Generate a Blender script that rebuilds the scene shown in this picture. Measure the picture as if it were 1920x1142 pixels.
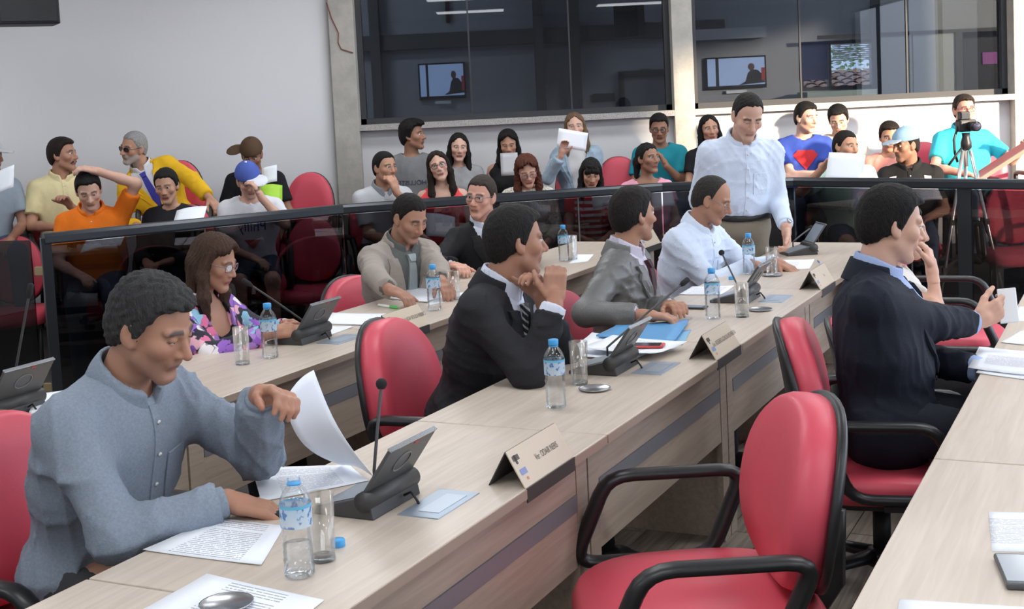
import bpy, bmesh, math, random
import numpy as np
from mathutils import Vector, Matrix
random.seed(7); np.random.seed(7)
for o in list(bpy.data.objects): bpy.data.objects.remove(o, do_unlink=True)
scene = bpy.context.scene
COL = scene.collection

# ------------------------------------------------------------------ camera
FPX, PCX, PCY, CAMH = 2450.0, 960.0, 400.0, 1.70
_p = math.atan((PCY-192)/FPX); _r = 0.048
cF = np.array([0, math.cos(_p), -math.sin(_p)]); _U0 = np.array([0, math.sin(_p), math.cos(_p)]); _R0 = np.array([1.0, 0, 0])
cR = _R0*math.cos(_r)-_U0*math.sin(_r); cU = _U0*math.cos(_r)+_R0*math.sin(_r)
cC = np.array([0, 0, CAMH])
def ray(x, y): return cF+cR*(x-PCX)/FPX-cU*(y-PCY)/FPX
def PZ(x, y, z):
    d = ray(x, y); return cC+d*((z-CAMH)/d[2])
def PD(x, y, D):
    d = ray(x, y); return cC+d*(D/d[1])
cam = bpy.data.cameras.new('camera'); cam_o = bpy.data.objects.new('camera', cam); COL.objects.link(cam_o)
cam.sensor_fit = 'HORIZONTAL'; cam.sensor_width = 36; cam.lens = FPX/1920*36; cam.shift_y = -(571-PCY)/1920
cam.clip_end = 200; cam.clip_start = 0.05
M = Matrix.Identity(4)
for i in range(3): M[i][0] = cR[i]; M[i][1] = cU[i]; M[i][2] = -cF[i]; M[i][3] = cC[i]
cam_o.matrix_world = M
scene.camera = cam_o
vs = scene.view_settings
scene.display_settings.display_device = 'sRGB'
vs.view_transform = 'Standard'; vs.look = 'None'; vs.gamma = 1; vs.exposure = 0.25; vs.use_curve_mapping = False

# ------------------------------------------------------------------ world, sun
w = bpy.data.worlds.new('sky'); scene.world = w; w.use_nodes = True
nt = w.node_tree; bg = nt.nodes['Background']
bg.inputs[0].default_value = (0.72, 0.82, 1.0, 1); bg.inputs[1].default_value = 4.5
SUND = Vector((-0.62, 0.76, -0.135)).normalized()
sun = bpy.data.lights.new('sun', 'SUN'); sun.energy = 9; sun.angle = math.radians(2.5); sun.color = (1.0, 0.80, 0.58)
sun_o = bpy.data.objects.new('sun', sun); COL.objects.link(sun_o)
sun_o.rotation_euler = SUND.to_track_quat('-Z', 'Y').to_euler(); sun_o.location = (9, 2, 5)

# ------------------------------------------------------------------ materials
MATS = {}
def _prin(name):
    m = bpy.data.materials.new(name); m.use_nodes = True
    n = m.node_tree.nodes; return m, n, m.node_tree.links, n['Principled BSDF']
def mat(name, col, rough=0.6, metal=0.0, bump=0.0, bscale=80.0, var=0.0, vscale=6.0, spec=0.5, stretch=None, coat=0.0):
    if name in MATS: return MATS[name]
    m, n, l, b = _prin(name)
    b.inputs['Base Color'].default_value = (*col, 1); b.inputs['Roughness'].default_value = rough; b.inputs['Metallic'].default_value = metal
    b.inputs['Specular IOR Level'].default_value = spec; b.inputs['Coat Weight'].default_value = coat
    if bump or var:
        tc = n.new('ShaderNodeTexCoord'); src = tc.outputs['Object']
        if stretch:
            mp = n.new('ShaderNodeMapping'); l.new(src, mp.inputs[0]); mp.inputs['Scale'].default_value = stretch; src = mp.outputs[0]
    if var:
        nz = n.new('ShaderNodeTexNoise'); nz.inputs['Scale'].default_value = vscale; nz.inputs['Detail'].default_value = 5; l.new(src, nz.inputs[0])
        rp = n.new('ShaderNodeMapRange'); rp.inputs[1].default_value = .3; rp.inputs[2].default_value = .7; rp.inputs[3].default_value = 1-var; rp.inputs[4].default_value = 1+var; l.new(nz.outputs[0], rp.inputs[0])
        hs = n.new('ShaderNodeHueSaturation'); hs.inputs['Color'].default_value = (*col, 1); l.new(rp.outputs[0], hs.inputs['Value']); l.new(hs.outputs[0], b.inputs['Base Color'])
    if bump:
        nz2 = n.new('ShaderNodeTexNoise'); nz2.inputs['Scale'].default_value = bscale; nz2.inputs['Detail'].default_value = 3; l.new(src, nz2.inputs[0])
        bp = n.new('ShaderNodeBump'); bp.inputs['Strength'].default_value = bump; bp.inputs['Distance'].default_value = 0.01; l.new(nz2.outputs[0], bp.inputs['Height']); l.new(bp.outputs[0], b.inputs['Normal'])
    MATS[name] = m; return m
def emis(name, col, s):
    if name in MATS: return MATS[name]
    m, n, l, b = _prin(name); b.inputs['Base Color'].default_value = (*col, 1); b.inputs['Emission Color'].default_value = (*col, 1); b.inputs['Emission Strength'].default_value = s
    MATS[name] = m; return m
def glassy(name, tint, refl=0.06, rough=0.02, refl_max=0.6):
    """thin glass: tinted see-through with a fresnel mirror layer"""
    if name in MATS: return MATS[name]
    m = bpy.data.materials.new(name); m.use_nodes = True; n = m.node_tree.nodes; l = m.node_tree.links; n.clear()
    out = n.new('ShaderNodeOutputMaterial'); mx = n.new('ShaderNodeMixShader'); tr = n.new('ShaderNodeBsdfTransparent'); gl = n.new('ShaderNodeBsdfGlossy')
    tr.inputs[0].default_value = (*tint, 1); gl.inputs['Roughness'].default_value = rough; gl.inputs['Color'].default_value = (1, 1, 1, 1)
    lw = n.new('ShaderNodeLayerWeight'); lw.inputs[0].default_value = 0.25
    mr = n.new('ShaderNodeMapRange'); mr.inputs[3].default_value = refl; mr.inputs[4].default_value = refl_max; l.new(lw.outputs['Fresnel'], mr.inputs[0])
    l.new(mr.outputs[0], mx.inputs[0]); l.new(tr.outputs[0], mx.inputs[1]); l.new(gl.outputs[0], mx.inputs[2]); l.new(mx.outputs[0], out.inputs[0])
    MATS[name] = m; return m
def woodmat(name, c1, c2, rough=0.45, along='X', scale=1.0):
    if name in MATS: return MATS[name]
    m, n, l, b = _prin(name); b.inputs['Roughness'].default_value = rough
    tc = n.new('ShaderNodeTexCoord'); mp = n.new('ShaderNodeMapping'); l.new(tc.outputs['Object'], mp.inputs[0])
    s = {'X': (2, 34, 34), 'Y': (34, 2, 34), 'Z': (34, 34, 2)}[along]; mp.inputs['Scale'].default_value = tuple(v*scale for v in s)
    oi = n.new('ShaderNodeObjectInfo'); ad = n.new('ShaderNodeVectorMath'); ad.operation = 'ADD'
    ml = n.new('ShaderNodeMath'); ml.operation = 'MULTIPLY'; ml.inputs[1].default_value = 50; l.new(oi.outputs['Random'], ml.inputs[0]); l.new(mp.outputs[0], ad.inputs[0]); l.new(ml.outputs[0], ad.inputs[1])
    nz = n.new('ShaderNodeTexNoise'); nz.inputs['Scale'].default_value = 1.6; nz.inputs['Detail'].default_value = 6; nz.inputs['Distortion'].default_value = .6; l.new(ad.outputs[0], nz.inputs[0])
    cr = n.new('ShaderNodeValToRGB'); cr.color_ramp.elements[0].position = .35; cr.color_ramp.elements[1].position = .68; cr.color_ramp.elements[0].color = (*c1, 1); cr.color_ramp.elements[1].color = (*c2, 1)
    l.new(nz.outputs[0], cr.inputs[0]); l.new(cr.outputs[0], b.inputs['Base Color'])
    bp = n.new('ShaderNodeBump'); bp.inputs['Strength'].default_value = .06; bp.inputs['Distance'].default_value = .004; l.new(nz.outputs[0], bp.inputs['Height']); l.new(bp.outputs[0], b.inputs['Normal'])
    MATS[name] = m; return m
def papermat(name, lines=True, tint=(.86, .89, .95), pitch=.0075, x0=-.08, x1=.08, y0=-.11, y1=.10, dark=.42):
    """white sheet with rows of printed text (flat print), in the sheet's own metres"""
    if name in MATS: return MATS[name]
    m, n, l, b = _prin(name); b.inputs['Roughness'].default_value = .8; b.inputs['Base Color'].default_value = (*tint, 1)
    if lines:
        uv = n.new('ShaderNodeUVMap'); uv.uv_map = 'UVMap'; sx = n.new('ShaderNodeSeparateXYZ'); l.new(uv.outputs[0], sx.inputs[0])
        def math_(op, a, bb=None):
            k = n.new('ShaderNodeMath'); k.operation = op
            for i, v in enumerate((a, bb)):
                if v is None: continue
                if isinstance(v, (int, float)): k.inputs[i].default_value = v
                else: l.new(v, k.inputs[i])
            return k.outputs[0]
        fr = math_('FRACT', math_('DIVIDE', sx.outputs[1], pitch)); row = math_('FLOOR', math_('DIVIDE', sx.outputs[1], pitch))
        inrow = math_('LESS_THAN', fr, .36)
        cx = n.new('ShaderNodeCombineXYZ'); l.new(math_('MULTIPLY', sx.outputs[0], 160), cx.inputs[0]); l.new(math_('MULTIPLY', row, 7.31), cx.inputs[1])
        nz = n.new('ShaderNodeTexNoise'); nz.inputs['Scale'].default_value = 1.0; nz.inputs['Detail'].default_value = 1; l.new(cx.outputs[0], nz.inputs[0])
        word = math_('GREATER_THAN', nz.outputs[0], .40)
        cx2 = n.new('ShaderNodeCombineXYZ'); l.new(math_('MULTIPLY', row, 3.77), cx2.inputs[0]); nz2 = n.new('ShaderNodeTexNoise'); nz2.inputs['Scale'].default_value = 1.3; l.new(cx2.outputs[0], nz2.inputs[0])
        rowon = math_('GREATER_THAN', nz2.outputs[0], .40)
        k = math_('MULTIPLY', math_('MULTIPLY', inrow, word), rowon)
        for a, op, v in ((sx.outputs[0], 'GREATER_THAN', x0), (sx.outputs[0], 'LESS_THAN', x1), (sx.outputs[1], 'GREATER_THAN', y0), (sx.outputs[1], 'LESS_THAN', y1)):
            k = math_('MULTIPLY', k, math_(op, a, v))
        mx = n.new('ShaderNodeMix'); mx.data_type = 'RGBA'; mx.inputs[6].default_value = (*tint, 1); mx.inputs[7].default_value = (dark, dark, dark*1.15, 1); l.new(k, mx.inputs[0]); l.new(mx.outputs[2], b.inputs['Base Color'])
    MATS[name] = m; return m

# ------------------------------------------------------------------ mesh helpers
class MB:
    """collects quads / tris of one part"""
    def __init__(s): s.v = []; s.f = []; s.sm = []
    def add(s, vs, fs, smooth=False):
        o = len(s.v); s.v += [tuple(map(float, v)) for v in vs]; s.f += [tuple(i+o for i in f) for f in fs]; s.sm += [smooth]*len(fs); return s
    def box(s, c, d, R=None):
        c = np.array(c, float); h = np.array(d, float)/2
        P = np.array([(x, y, z) for x in (-1, 1) for y in (-1, 1) for z in (-1, 1)])*h
        if R is not None: P = P@np.array(R).T
        return s.add(P+c, [(0, 1, 3, 2), (4, 6, 7, 5), (0, 4, 5, 1), (2, 3, 7, 6), (0, 2, 6, 4), (1, 5, 7, 3)])
    def prism(s, poly, z0, z1):
        n = len(poly); a = sum(poly[i][0]*poly[(i+1) % n][1]-poly[(i+1) % n][0]*poly[i][1] for i in range(n))
        if a < 0: poly = poly[::-1]
        return s.add([(x, y, z0) for x, y in poly]+[(x, y, z1) for x, y in poly],
                     [tuple(range(n))[::-1], tuple(range(n, 2*n))]+[(i, (i+1) % n, n+(i+1) % n, n+i) for i in range(n)])
    def tube(s, pts, r, n=8, flat=1.0, up=None, closed=False):
        pts = [np.array(p, float) for p in pts]; N = len(pts); rr = r if hasattr(r, '__len__') else [r]*N
        vs = []; prev = None
        for i, p in enumerate(pts):
            if closed: t = pts[(i+1) % N]-pts[i-1]
            else: t = pts[min(i+1, N-1)]-pts[max(i-1, 0)]
            t = t/(np.linalg.norm(t)+1e-9)
            a = np.array(up, float) if up is not None else (prev if prev is not None else (np.array([0, 0, 1.]) if abs(t[2]) < .9 else np.array([1., 0, 0])))
            x = a-t*(a@t); x /= np.linalg.norm(x)+1e-9; y = np.cross(t, x); prev = x
            for k in range(n):
                th = 2*math.pi*k/n; vs.append(p+rr[i]*(math.cos(th)*x*flat+math.sin(th)*y))
        fs = []
        for i in range(N if closed else N-1):
            j = (i+1) % N
            for k in range(n): fs.append((i*n+k, i*n+(k+1) % n, j*n+(k+1) % n, j*n+k))
        if not closed: fs += [tuple(range(n))[::-1], tuple((N-1)*n+k for k in range(n))]
        return s.add(vs, fs, True)
    def lathe(s, prof, c=(0, 0, 0), n=24, smooth=True, caps=True):
        vs = []; fs = []
        for (r, z) in prof:
            for k in range(n):
                th = 2*math.pi*k/n; vs.append((c[0]+r*math.cos(th), c[1]+r*math.sin(th), c[2]+z))
        for i in range(len(prof)-1):
            for k in range(n): fs.append((i*n+k, i*n+(k+1) % n, (i+1)*n+(k+1) % n, (i+1)*n+k))
        if caps: fs += [tuple(range(n))[::-1], tuple((len(prof)-1)*n+k for k in range(n))]
        return s.add(vs, fs, smooth)
    def build(s, name, m, parent=None, loc=None, rotz=None):
        me = bpy.data.meshes.new(name); me.from_pydata(s.v, [], s.f); me.polygons.foreach_set('use_smooth', s.sm); me.update()
        if m is not None: me.materials.append(m)
        return link(name, me, parent, loc, rotz)
def link(name, me, parent=None, loc=None, rotz=None):
    o = bpy.data.objects.new(name, me); COL.objects.link(o)
    if parent is not None: o.parent = parent
    if loc is not None: o.location = loc
    if rotz is not None: o.rotation_euler = (0, 0, rotz)
    return o
def bev(o, wd=.004, seg=2):
    b = o.modifiers.new('bevel', 'BEVEL'); b.width = wd; b.segments = seg; b.limit_method = 'ANGLE'; return o
def tag(o, label, cat, group=None):
    o['label'] = label; o['category'] = cat
    if group: o['group'] = group
    return o
def thing(name, label, cat, loc=(0, 0, 0), rotz=0, group=None):
    o = bpy.data.objects.new(name, None); COL.objects.link(o); o.location = loc; o.rotation_euler = (0, 0, rotz); o.empty_display_size = .1
    return tag(o, label, cat, group)
def struct(o, label=None):
    o['kind'] = 'structure'
    if label: o['label'] = label
    return o
def dup(root, loc, rotz, label=None, group=None):
    r = root.copy(); COL.objects.link(r); r.location = loc; r.rotation_euler = (0, 0, rotz)
    if label: r['label'] = label
    if group: r['group'] = group
    for ch in list(root.children):
        c = ch.copy(); COL.objects.link(c); c.parent = r
        for g in list(ch.children):
            d = g.copy(); COL.objects.link(d); d.parent = c
    return r
def text_mesh(txt, size, font_scale_x=1.0):
    cu = bpy.data.curves.new('txt', 'FONT'); cu.body = txt; cu.size = size; cu.align_x = 'CENTER'; cu.align_y = 'CENTER'
    o = bpy.data.objects.new('txt', cu); COL.objects.link(o); dg = bpy.context.evaluated_depsgraph_get(); dg.update()
    me = bpy.data.meshes.new_from_object(o.evaluated_get(dg)); bpy.data.objects.remove(o)
    for v in me.vertices: v.co.x *= font_scale_x
    return me

# row frame: s along the desk rows (receding), n across them (towards the right-hand desk)
RA = math.radians(26.0); DV = np.array([math.sin(RA), math.cos(RA), 0]); NV = np.array([math.cos(RA), -math.sin(RA), 0])
ROWROT = math.atan2(DV[1], DV[0])            # local +X along s; local +Y is then -n
def SN(s, n, z=0): q = s*DV+n*NV; return (q[0], q[1], z)

# ------------------------------------------------------------------ structure
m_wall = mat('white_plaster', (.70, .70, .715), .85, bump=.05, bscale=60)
m_concrete = mat('raw_concrete', (.46, .44, .40), .9, bump=.25, bscale=40, var=.12, vscale=9)
m_granite = mat('speckled_granite', (.42, .40, .38), .5, var=.5, vscale=160)
m_frame = mat('dark_window_frame', (.035, .037, .042), .45)
m_floorw = woodmat('weathered_wood_plank', (.17, .135, .11), (.33, .28, .235), .5, 'X', .8)
m_carpet = mat('dark_floor', (.10, .09, .085), .7, var=.15, vscale=5)
m_ceil = mat('white_ceiling', (.8, .8, .8), .9)

f = struct(MB().box((0, 4, -.06), (18, 20, .11)).build('floor', m_carpet), 'dark floor under wood-look planks')
plank_me = None
WP, LP = .15, 1.0
k = 0
for i in range(-21, 1):
    off = (i*0.37) % 1.0
    for j in range(1, 8):
        s0 = j*LP+off; n0 = i*WP+.1
        if n0 < -2.2 and s0 > 6.5: continue
        if plank_me is None:
            o = MB().box((0, 0, -.0025), (LP-.004, WP-.004, .005)).build('plank', m_floorw); plank_me = o.data; o.parent = f
        else: o = link('plank', plank_me, f)
        o.location = SN(s0, n0, 0); o.rotation_euler = (0, 0, ROWROT); k += 1

TIER = .27
tp = [(-6.5, 8.3), (-4.2, 8.75), (-2.75, 9.3), (-1.2, 10.25), (.5, 10.45), (3.6, 10.4), (6.9, 9.9), (6.9, 11.48), (-1.4, 11.48), (-1.5, 11.4), (-6.5, 8.62+.15)]
struct(MB().prism(tp, -.005, TIER).build('floor_tier', m_carpet), 'raised step carrying the back audience row')
YW = 11.5
SILL = float(np.mean([PD(x, y, YW)[2] for x, y in ((668, 232), (1255, 205), (1905, 178))]))
pl0 = PD(613, 0, YW-.12)[0]; pl1 = PD(658, 0, YW-.12)[0]
pm0 = PD(1255, 0, YW-.12)[0]+.01; pm1 = PD(1294, 0, YW-.12)[0]+.01; pr0 = PD(1900, 0, YW-.12)[0]; pr1 = pr0+.22
CEIL = 3.45
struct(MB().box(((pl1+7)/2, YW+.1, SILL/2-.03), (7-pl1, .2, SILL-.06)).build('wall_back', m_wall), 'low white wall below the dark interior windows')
# left wall: angled away from the pillar towards the camera's left
La = np.array([pl0+.02, YW-.02]); Lb = np.array([-6.5, 8.55]); ld = (Lb-La)/np.linalg.norm(Lb-La); ln = np.array([ld[1], -ld[0]])
if ln[1] < 0: ln = -ln
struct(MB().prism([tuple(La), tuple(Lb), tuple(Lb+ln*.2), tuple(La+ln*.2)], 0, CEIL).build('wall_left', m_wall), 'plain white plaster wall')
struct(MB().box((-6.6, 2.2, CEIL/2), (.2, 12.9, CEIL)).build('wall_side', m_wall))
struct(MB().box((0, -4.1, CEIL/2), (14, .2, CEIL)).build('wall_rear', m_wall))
struct(MB().box((0, 3.8, CEIL+.05), (14.2, 16.4, .1)).build('ceiling', m_ceil))
# right wall with a sunlit opening and an unseen second one added for sky light
WY0, WY1, WZ0, WZ1 = 4.3, 10.9, .95, 3.2
VY0, VY1 = -3.4, 3.7
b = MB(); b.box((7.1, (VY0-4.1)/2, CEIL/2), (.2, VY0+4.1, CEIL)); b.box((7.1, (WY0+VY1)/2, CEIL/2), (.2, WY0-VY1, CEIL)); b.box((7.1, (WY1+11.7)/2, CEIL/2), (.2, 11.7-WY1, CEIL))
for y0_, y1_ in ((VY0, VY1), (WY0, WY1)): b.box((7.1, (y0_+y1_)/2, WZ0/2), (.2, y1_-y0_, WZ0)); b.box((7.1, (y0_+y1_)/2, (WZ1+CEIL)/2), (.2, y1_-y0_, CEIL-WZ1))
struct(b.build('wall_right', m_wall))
b = MB()
for yy in (WY0+.03, WY1-.03): b.box((7.05, yy, (WZ0+WZ1)/2), (.06, .05, WZ1-WZ0))
for zz in (WZ0+.02, WZ1-.02): b.box((7.05, (WY0+WY1)/2, zz), (.06, WY1-WY0, .04))
struct(b.build('window_3', m_frame))
b = MB()
for yy in np.linspace(VY0+.03, VY1-.03, 5): b.box((7.05, yy, (WZ0+WZ1)/2), (.06, .05, WZ1-WZ0))
for zz in (WZ0+.02, WZ1-.02): b.box((7.05, (VY0+VY1)/2, zz), (.06, VY1-VY0, .04))
struct(b.build('window_5', m_frame))
for y0_, y1_ in ((VY0, VY1), (WY0, WY1)):
    L = bpy.data.lights.new('window_portal', 'AREA'); L.shape = 'RECTANGLE'; L.size = WZ1-WZ0; L.size_y = y1_-y0_; L.cycles.is_portal = True
    lo = bpy.data.objects.new('window_portal', L); COL.objects.link(lo); lo.location = (7.0, (y0_+y1_)/2, (WZ0+WZ1)/2); lo.rotation_euler = (0, math.pi/2, 0)
# unseen wall outside, added to keep the low sun off the nearer windows
nh = thing('sun_blocker', 'pale rendered house outside the side windows', 'building', (12.5, -8.6, 0))
MB().box((0, 0, 2.4), (.4, 11.5, 4.8)).build('wall', mat('blocker_render', (.62, .58, .52), .9), nh); MB().box((.3, 0, 4.9), (1.4, 12, .2)).build('blocker_top', mat('roof_deck', (.3, .2, .15), .9), nh)
struct(MB().box((60, 10, -.3), (105, 90, .3)).build('ground_outside', mat('ground', (.35, .33, .3), .9)))
# pillars
for nm, a, c, yy in (('trim_pillar_left', pl0, pl1+.01, YW-.12), ('trim_pillar_middle', pm0, pm1, YW-.12), ('trim_pillar_right', pr0, pr1, YW-.12)):
    struct(bev(MB().box(((a+c)/2, yy+.2, CEIL/2), (c-a, .4, CEIL)).build(nm, m_concrete), .006), 'raw concrete pillar')
for i, (a, c) in enumerate(((pl1+.01, pm0), (pm1, pr0))):
    struct(MB().box(((a+c)/2, YW+.03, SILL-.028), (c-a, .3, .05)).build('trim_sill_%d' % (i+1), m_granite), 'speckled granite sill')
b = MB().tube([PD(x, y, YW-.13) for x, y in ((612, 5), (622, 35), (635, 62), (634, 80), (640, 92), (662, 99))], .005, 6)
tag(b.build('cable', mat('brown_cable', (.25, .08, .06), .5)), 'thin reddish cable running down the left concrete pillar', 'cable')

# windows: frame bars and panes; a dim office stands behind
m_pane = glassy('smoky_glass', (.36, .38, .41), .022, .0, .3)
def window(idx, x0, x1, mulls, label):
    zt = CEIL; z0 = SILL-.003; yy = YW+.08
    fr = MB(); t = .05
    fr.box(((x0+x1)/2, yy, z0+t/2), (x1-x0, .09, t)); fr.box(((x0+x1)/2, yy, zt-t/2), (x1-x0, .09, t)); fr.box((x0+t/2, yy, (z0+zt)/2), (t, .09, zt-z0-.001)); fr.box((x1-t/2, yy, (z0+zt)/2), (t, .09, zt-z0-.001))
    root = struct(fr.build('window_%d' % idx, m_frame), label)
    xs = [x0+t]+[PD(m_, 100, yy)[0] for m_ in mulls]+[x1-t]
    for xm in xs[1:-1]: MB().box((xm, yy, (z0+zt)/2), (.014, .03, zt-z0-2*t)).build('mullion', m_frame, root)
    for a, c in zip(xs, xs[1:]): MB().box(((a+c)/2, yy, (z0+zt)/2), (c-a-.002, .008, zt-z0-2*t)).build('pane', m_pane, root)
window(1, pl1+.01, pm0, (880, 1068), 'dark interior window between the left and middle pillars')
window(2, pm1, pr0, (1500, 1700), 'dark interior window between the middle and right pillars')
YB = 15.0
m_back = mat('office_wall', (.36, .375, .405), .9); m_beam = mat('office_beam', (.10, .098, .10), .9)
def rect(x0, y0, x1, y1, D):
    a = PD(x0, y1, D); c = PD(x1, y0, D); a2 = PD(x1, y1, D); c2 = PD(x0, y0, D)
    return (a[0]+c2[0])/2, (a2[0]+c[0])/2, (a[2]+a2[2])/2, (c[2]+c2[2])/2       # X0,X1,Z0,Z1
ox0, ox1, oz0, oz1 = rect(1500, 76, 1640, 168, YB)
b = MB(); b.box(((-7+ox0)/2, YB+.1, 2.0), (ox0+7, .2, 4.0)); b.box(((ox1+9)/2, YB+.1, 2.0), (9-ox1, .2, 4.0)); b.box(((ox0+ox1)/2, YB+.1, oz0/2), (ox1-ox0, .2, oz0)); b.box(((ox0+ox1)/2, YB+.1, (oz1+4)/2), (ox1-ox0, .2, 4-oz1))
struct(b.build('wall_office', m_back), 'grey office wall seen through the dark windows')
struct(MB().box((1, 13.4, 4.05), (16, 3.6, .1)).build('ceiling_office', m_beam))
struct(MB().box((1, 13.3, -.06), (16, 3.3, .1)).build('floor_office', m_carpet))
struct(MB().box((-7, 13.3, 2), (.2, 3.4, 4)).build('wall_office_left', m_back)); struct(MB().box((9, 13.3, 2), (.2, 3.4, 4)).build('wall_office_right', m_back))
x0, x1, z0, z1 = rect(665, 53, 1260, 85, YB-.1)
struct(MB().box(((x0+x1)/2, YB-.06, (z0+z1)/2), (x1-x0+1.2, .12, .17)).build('trim_beam', m_beam), 'dark beam across the office wall')
for px in (705, 1012, 1080):
    x0, x1, z0, z1 = rect(px-9, 0, px+9, 225, YB-.14); struct(MB().box(((x0+x1)/2, YB-.09, 2), (x1-x0, .18, 4)).build('trim_column', m_beam))
x0, x1, z0, z1 = rect(1650, 65, 1790, 190, YB-.3)
b = struct(MB().box(((x0+x1)/2, YB-.3, (z0+z1)/2), (x1-x0, .05, z1-z0)).build('wall_partition', mat('partition_panel', (.50, .51, .46), .8)), 'pale grey office partition')
for xx in (x0+(x1-x0)*.43,): MB().box((xx, YB-.33, (z0+z1)/2), (.012, .012, z1-z0)).build('joint_strip', m_beam, b)
MB().box(((x0+x1)/2+.1, YB-.33, z1+.02), (x1-x0+1.6, .02, .04)).build('top_rail', m_frame, b); MB().box((x1+.04, YB-.33, (z0+z1)/2), (.08, .03, z1-z0)).build('end_post', m_frame, b); MB().box((x0-.05, YB-.33, (z0+z1)/2+.2), (.1, .03, z1-z0+.6)).build('end_post', m_frame, b)
x0, x1, z0, z1 = rect(1650, -40, 1905, 62, YB-.3); struct(MB().box(((x0+x1)/2+.2, YB-.29, (z0+z1)/2), (x1-x0+.4, .03, z1-z0)).build('wall_partition_top', mat('partition_top', (.36, .365, .34), .8)))
x0, x1, z0, z1 = rect(1805, 70, 1910, 185, YB-.3); b = MB().box(((x0+x1)/2+.2, YB-.32, (z0+z1)/2), (x1-x0+.4, .02, z1-z0)).build('wall_partition_dark', mat('dark_glass_panel', (.02, .02, .024), .3)); struct(b)
x0, x1, z0, z1 = rect(1842, 98, 1870, 120, YB-.34); tag(MB().box(((x0+x1)/2, YB-.34, (z0+z1)/2), (x1-x0, .012, z1-z0)).build('notice', mat('magenta_card', (.42, .12, .36), .7)), 'small magenta notice behind the right-hand dark pane', 'notice')
# office window to the outside: blue blind, raised slat blind, tiled roof and shrub beyond
fr = MB(); t = .04; XA, XB, ZA, ZB = ox0, ox1, oz0, oz1
for zz in (ZA+t/2, ZB-t/2): fr.box(((XA+XB)/2, YB+.05, zz), (XB-XA, .1, t))
for xx in (XA+t/2, XA+(XB-XA)*.4, XB-t/2): fr.box((xx, YB+.05, (ZA+ZB)/2), (t*.8, .1, ZB-ZA-.08))
o = struct(fr.build('window_4', m_frame), 'bright outside window of the office')
MB().box(((XA+XB)/2, YB+.05, (ZA+ZB)/2), (XB-XA-.08, .006, ZB-ZA-.09)).build('pane', glassy('clear_pane', (.9, .93, .95), .04, 0, .4), o)
tag(MB().box((XA+(XB-XA)*.19, YB-.02, (ZA+ZB)/2+.06), ((XB-XA)*.36, .012, ZB-ZA-.12)).build('roller_blind', mat('navy_blind', (.022, .035, .12), .7)), 'navy blue roller blind in the office window', 'blind')
bl = thing('venetian_blind', 'white slatted blind half raised in the office window', 'blind', (0, 0, 0))
for i in range(9): MB().box((XA+(XB-XA)*.7, YB-.03, ZB-.05-i*.022), ((XB-XA)*.54, .02, .004), Matrix.Rotation(.5, 3, 'X')).build('slat', mat('blind_slat', (.75, .76, .78), .5), bl)
rt = thing('tiled_roof', 'terracotta tiled roof of the neighbouring house seen through the office window', 'roof', (0, 0, 0))
m_tile = mat('terracotta', (.50, .27, .18), .85, var=.3, vscale=5); tile = None
rz = math.radians(28)
for i in range(7):
    for j in range(26):
        if tile is None:
            bmv = MB(); pr = [(math.cos(a)*.10, math.sin(a)*.07) for a in np.linspace(0, math.pi, 7)]
            bmv.add([(x, y0, z+.03*(y0 < 0)) for y0 in (-.22, .22) for x, z in pr], [(i_, i_+1, 8+i_, 7+i_) for i_ in range(6)], True); o = bmv.build('tile', m_tile, rt); tile = o.data
        else: o = link('tile', tile, rt)
        o.location = (3.0+j*.2, 18.2+i*.36*math.cos(rz), 1.56+i*.36*math.sin(rz)*.3); o.rotation_euler = (rz*.3, 0, random.uniform(-.03, .03))
MB().box((5.5, 19.3, 1.64), (6, 2.8, .05), Matrix.Rotation(rz*.3, 3, 'X')).build('roof_deck', mat('roof_deck', (.3, .2, .15), .9), rt)
bush = MB(); rng = np.random.RandomState(3)
for i in range(700):
    c = np.array((5.1, 21.5, 2.15))+rng.normal(size=3)*(.55, .3, .28); R = Matrix.Rotation(rng.uniform(0, 6), 3, 'Z')@Matrix.Rotation(rng.uniform(0, 3), 3, 'X'); P = np.array([(-.06, 0, 0), (0, -.03, 0), (.06, 0, 0), (0, .03, 0)])@np.array(R).T
    bush.add(P+c, [(0, 1, 2, 3)])
bt = thing('shrub', 'green shrub behind the tiled roof outside', 'shrub', (5.1, 21.5, 0)); o = bush.build('foliage', mat('leaf_green', (.16, .30, .07), .7), bt); o.location = (-5.1, -21.5, 0); MB().tube([(0, 0, 0), (0, 0, 2.5)], .05, 6).build('trunk', m_beam, bt)
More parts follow.
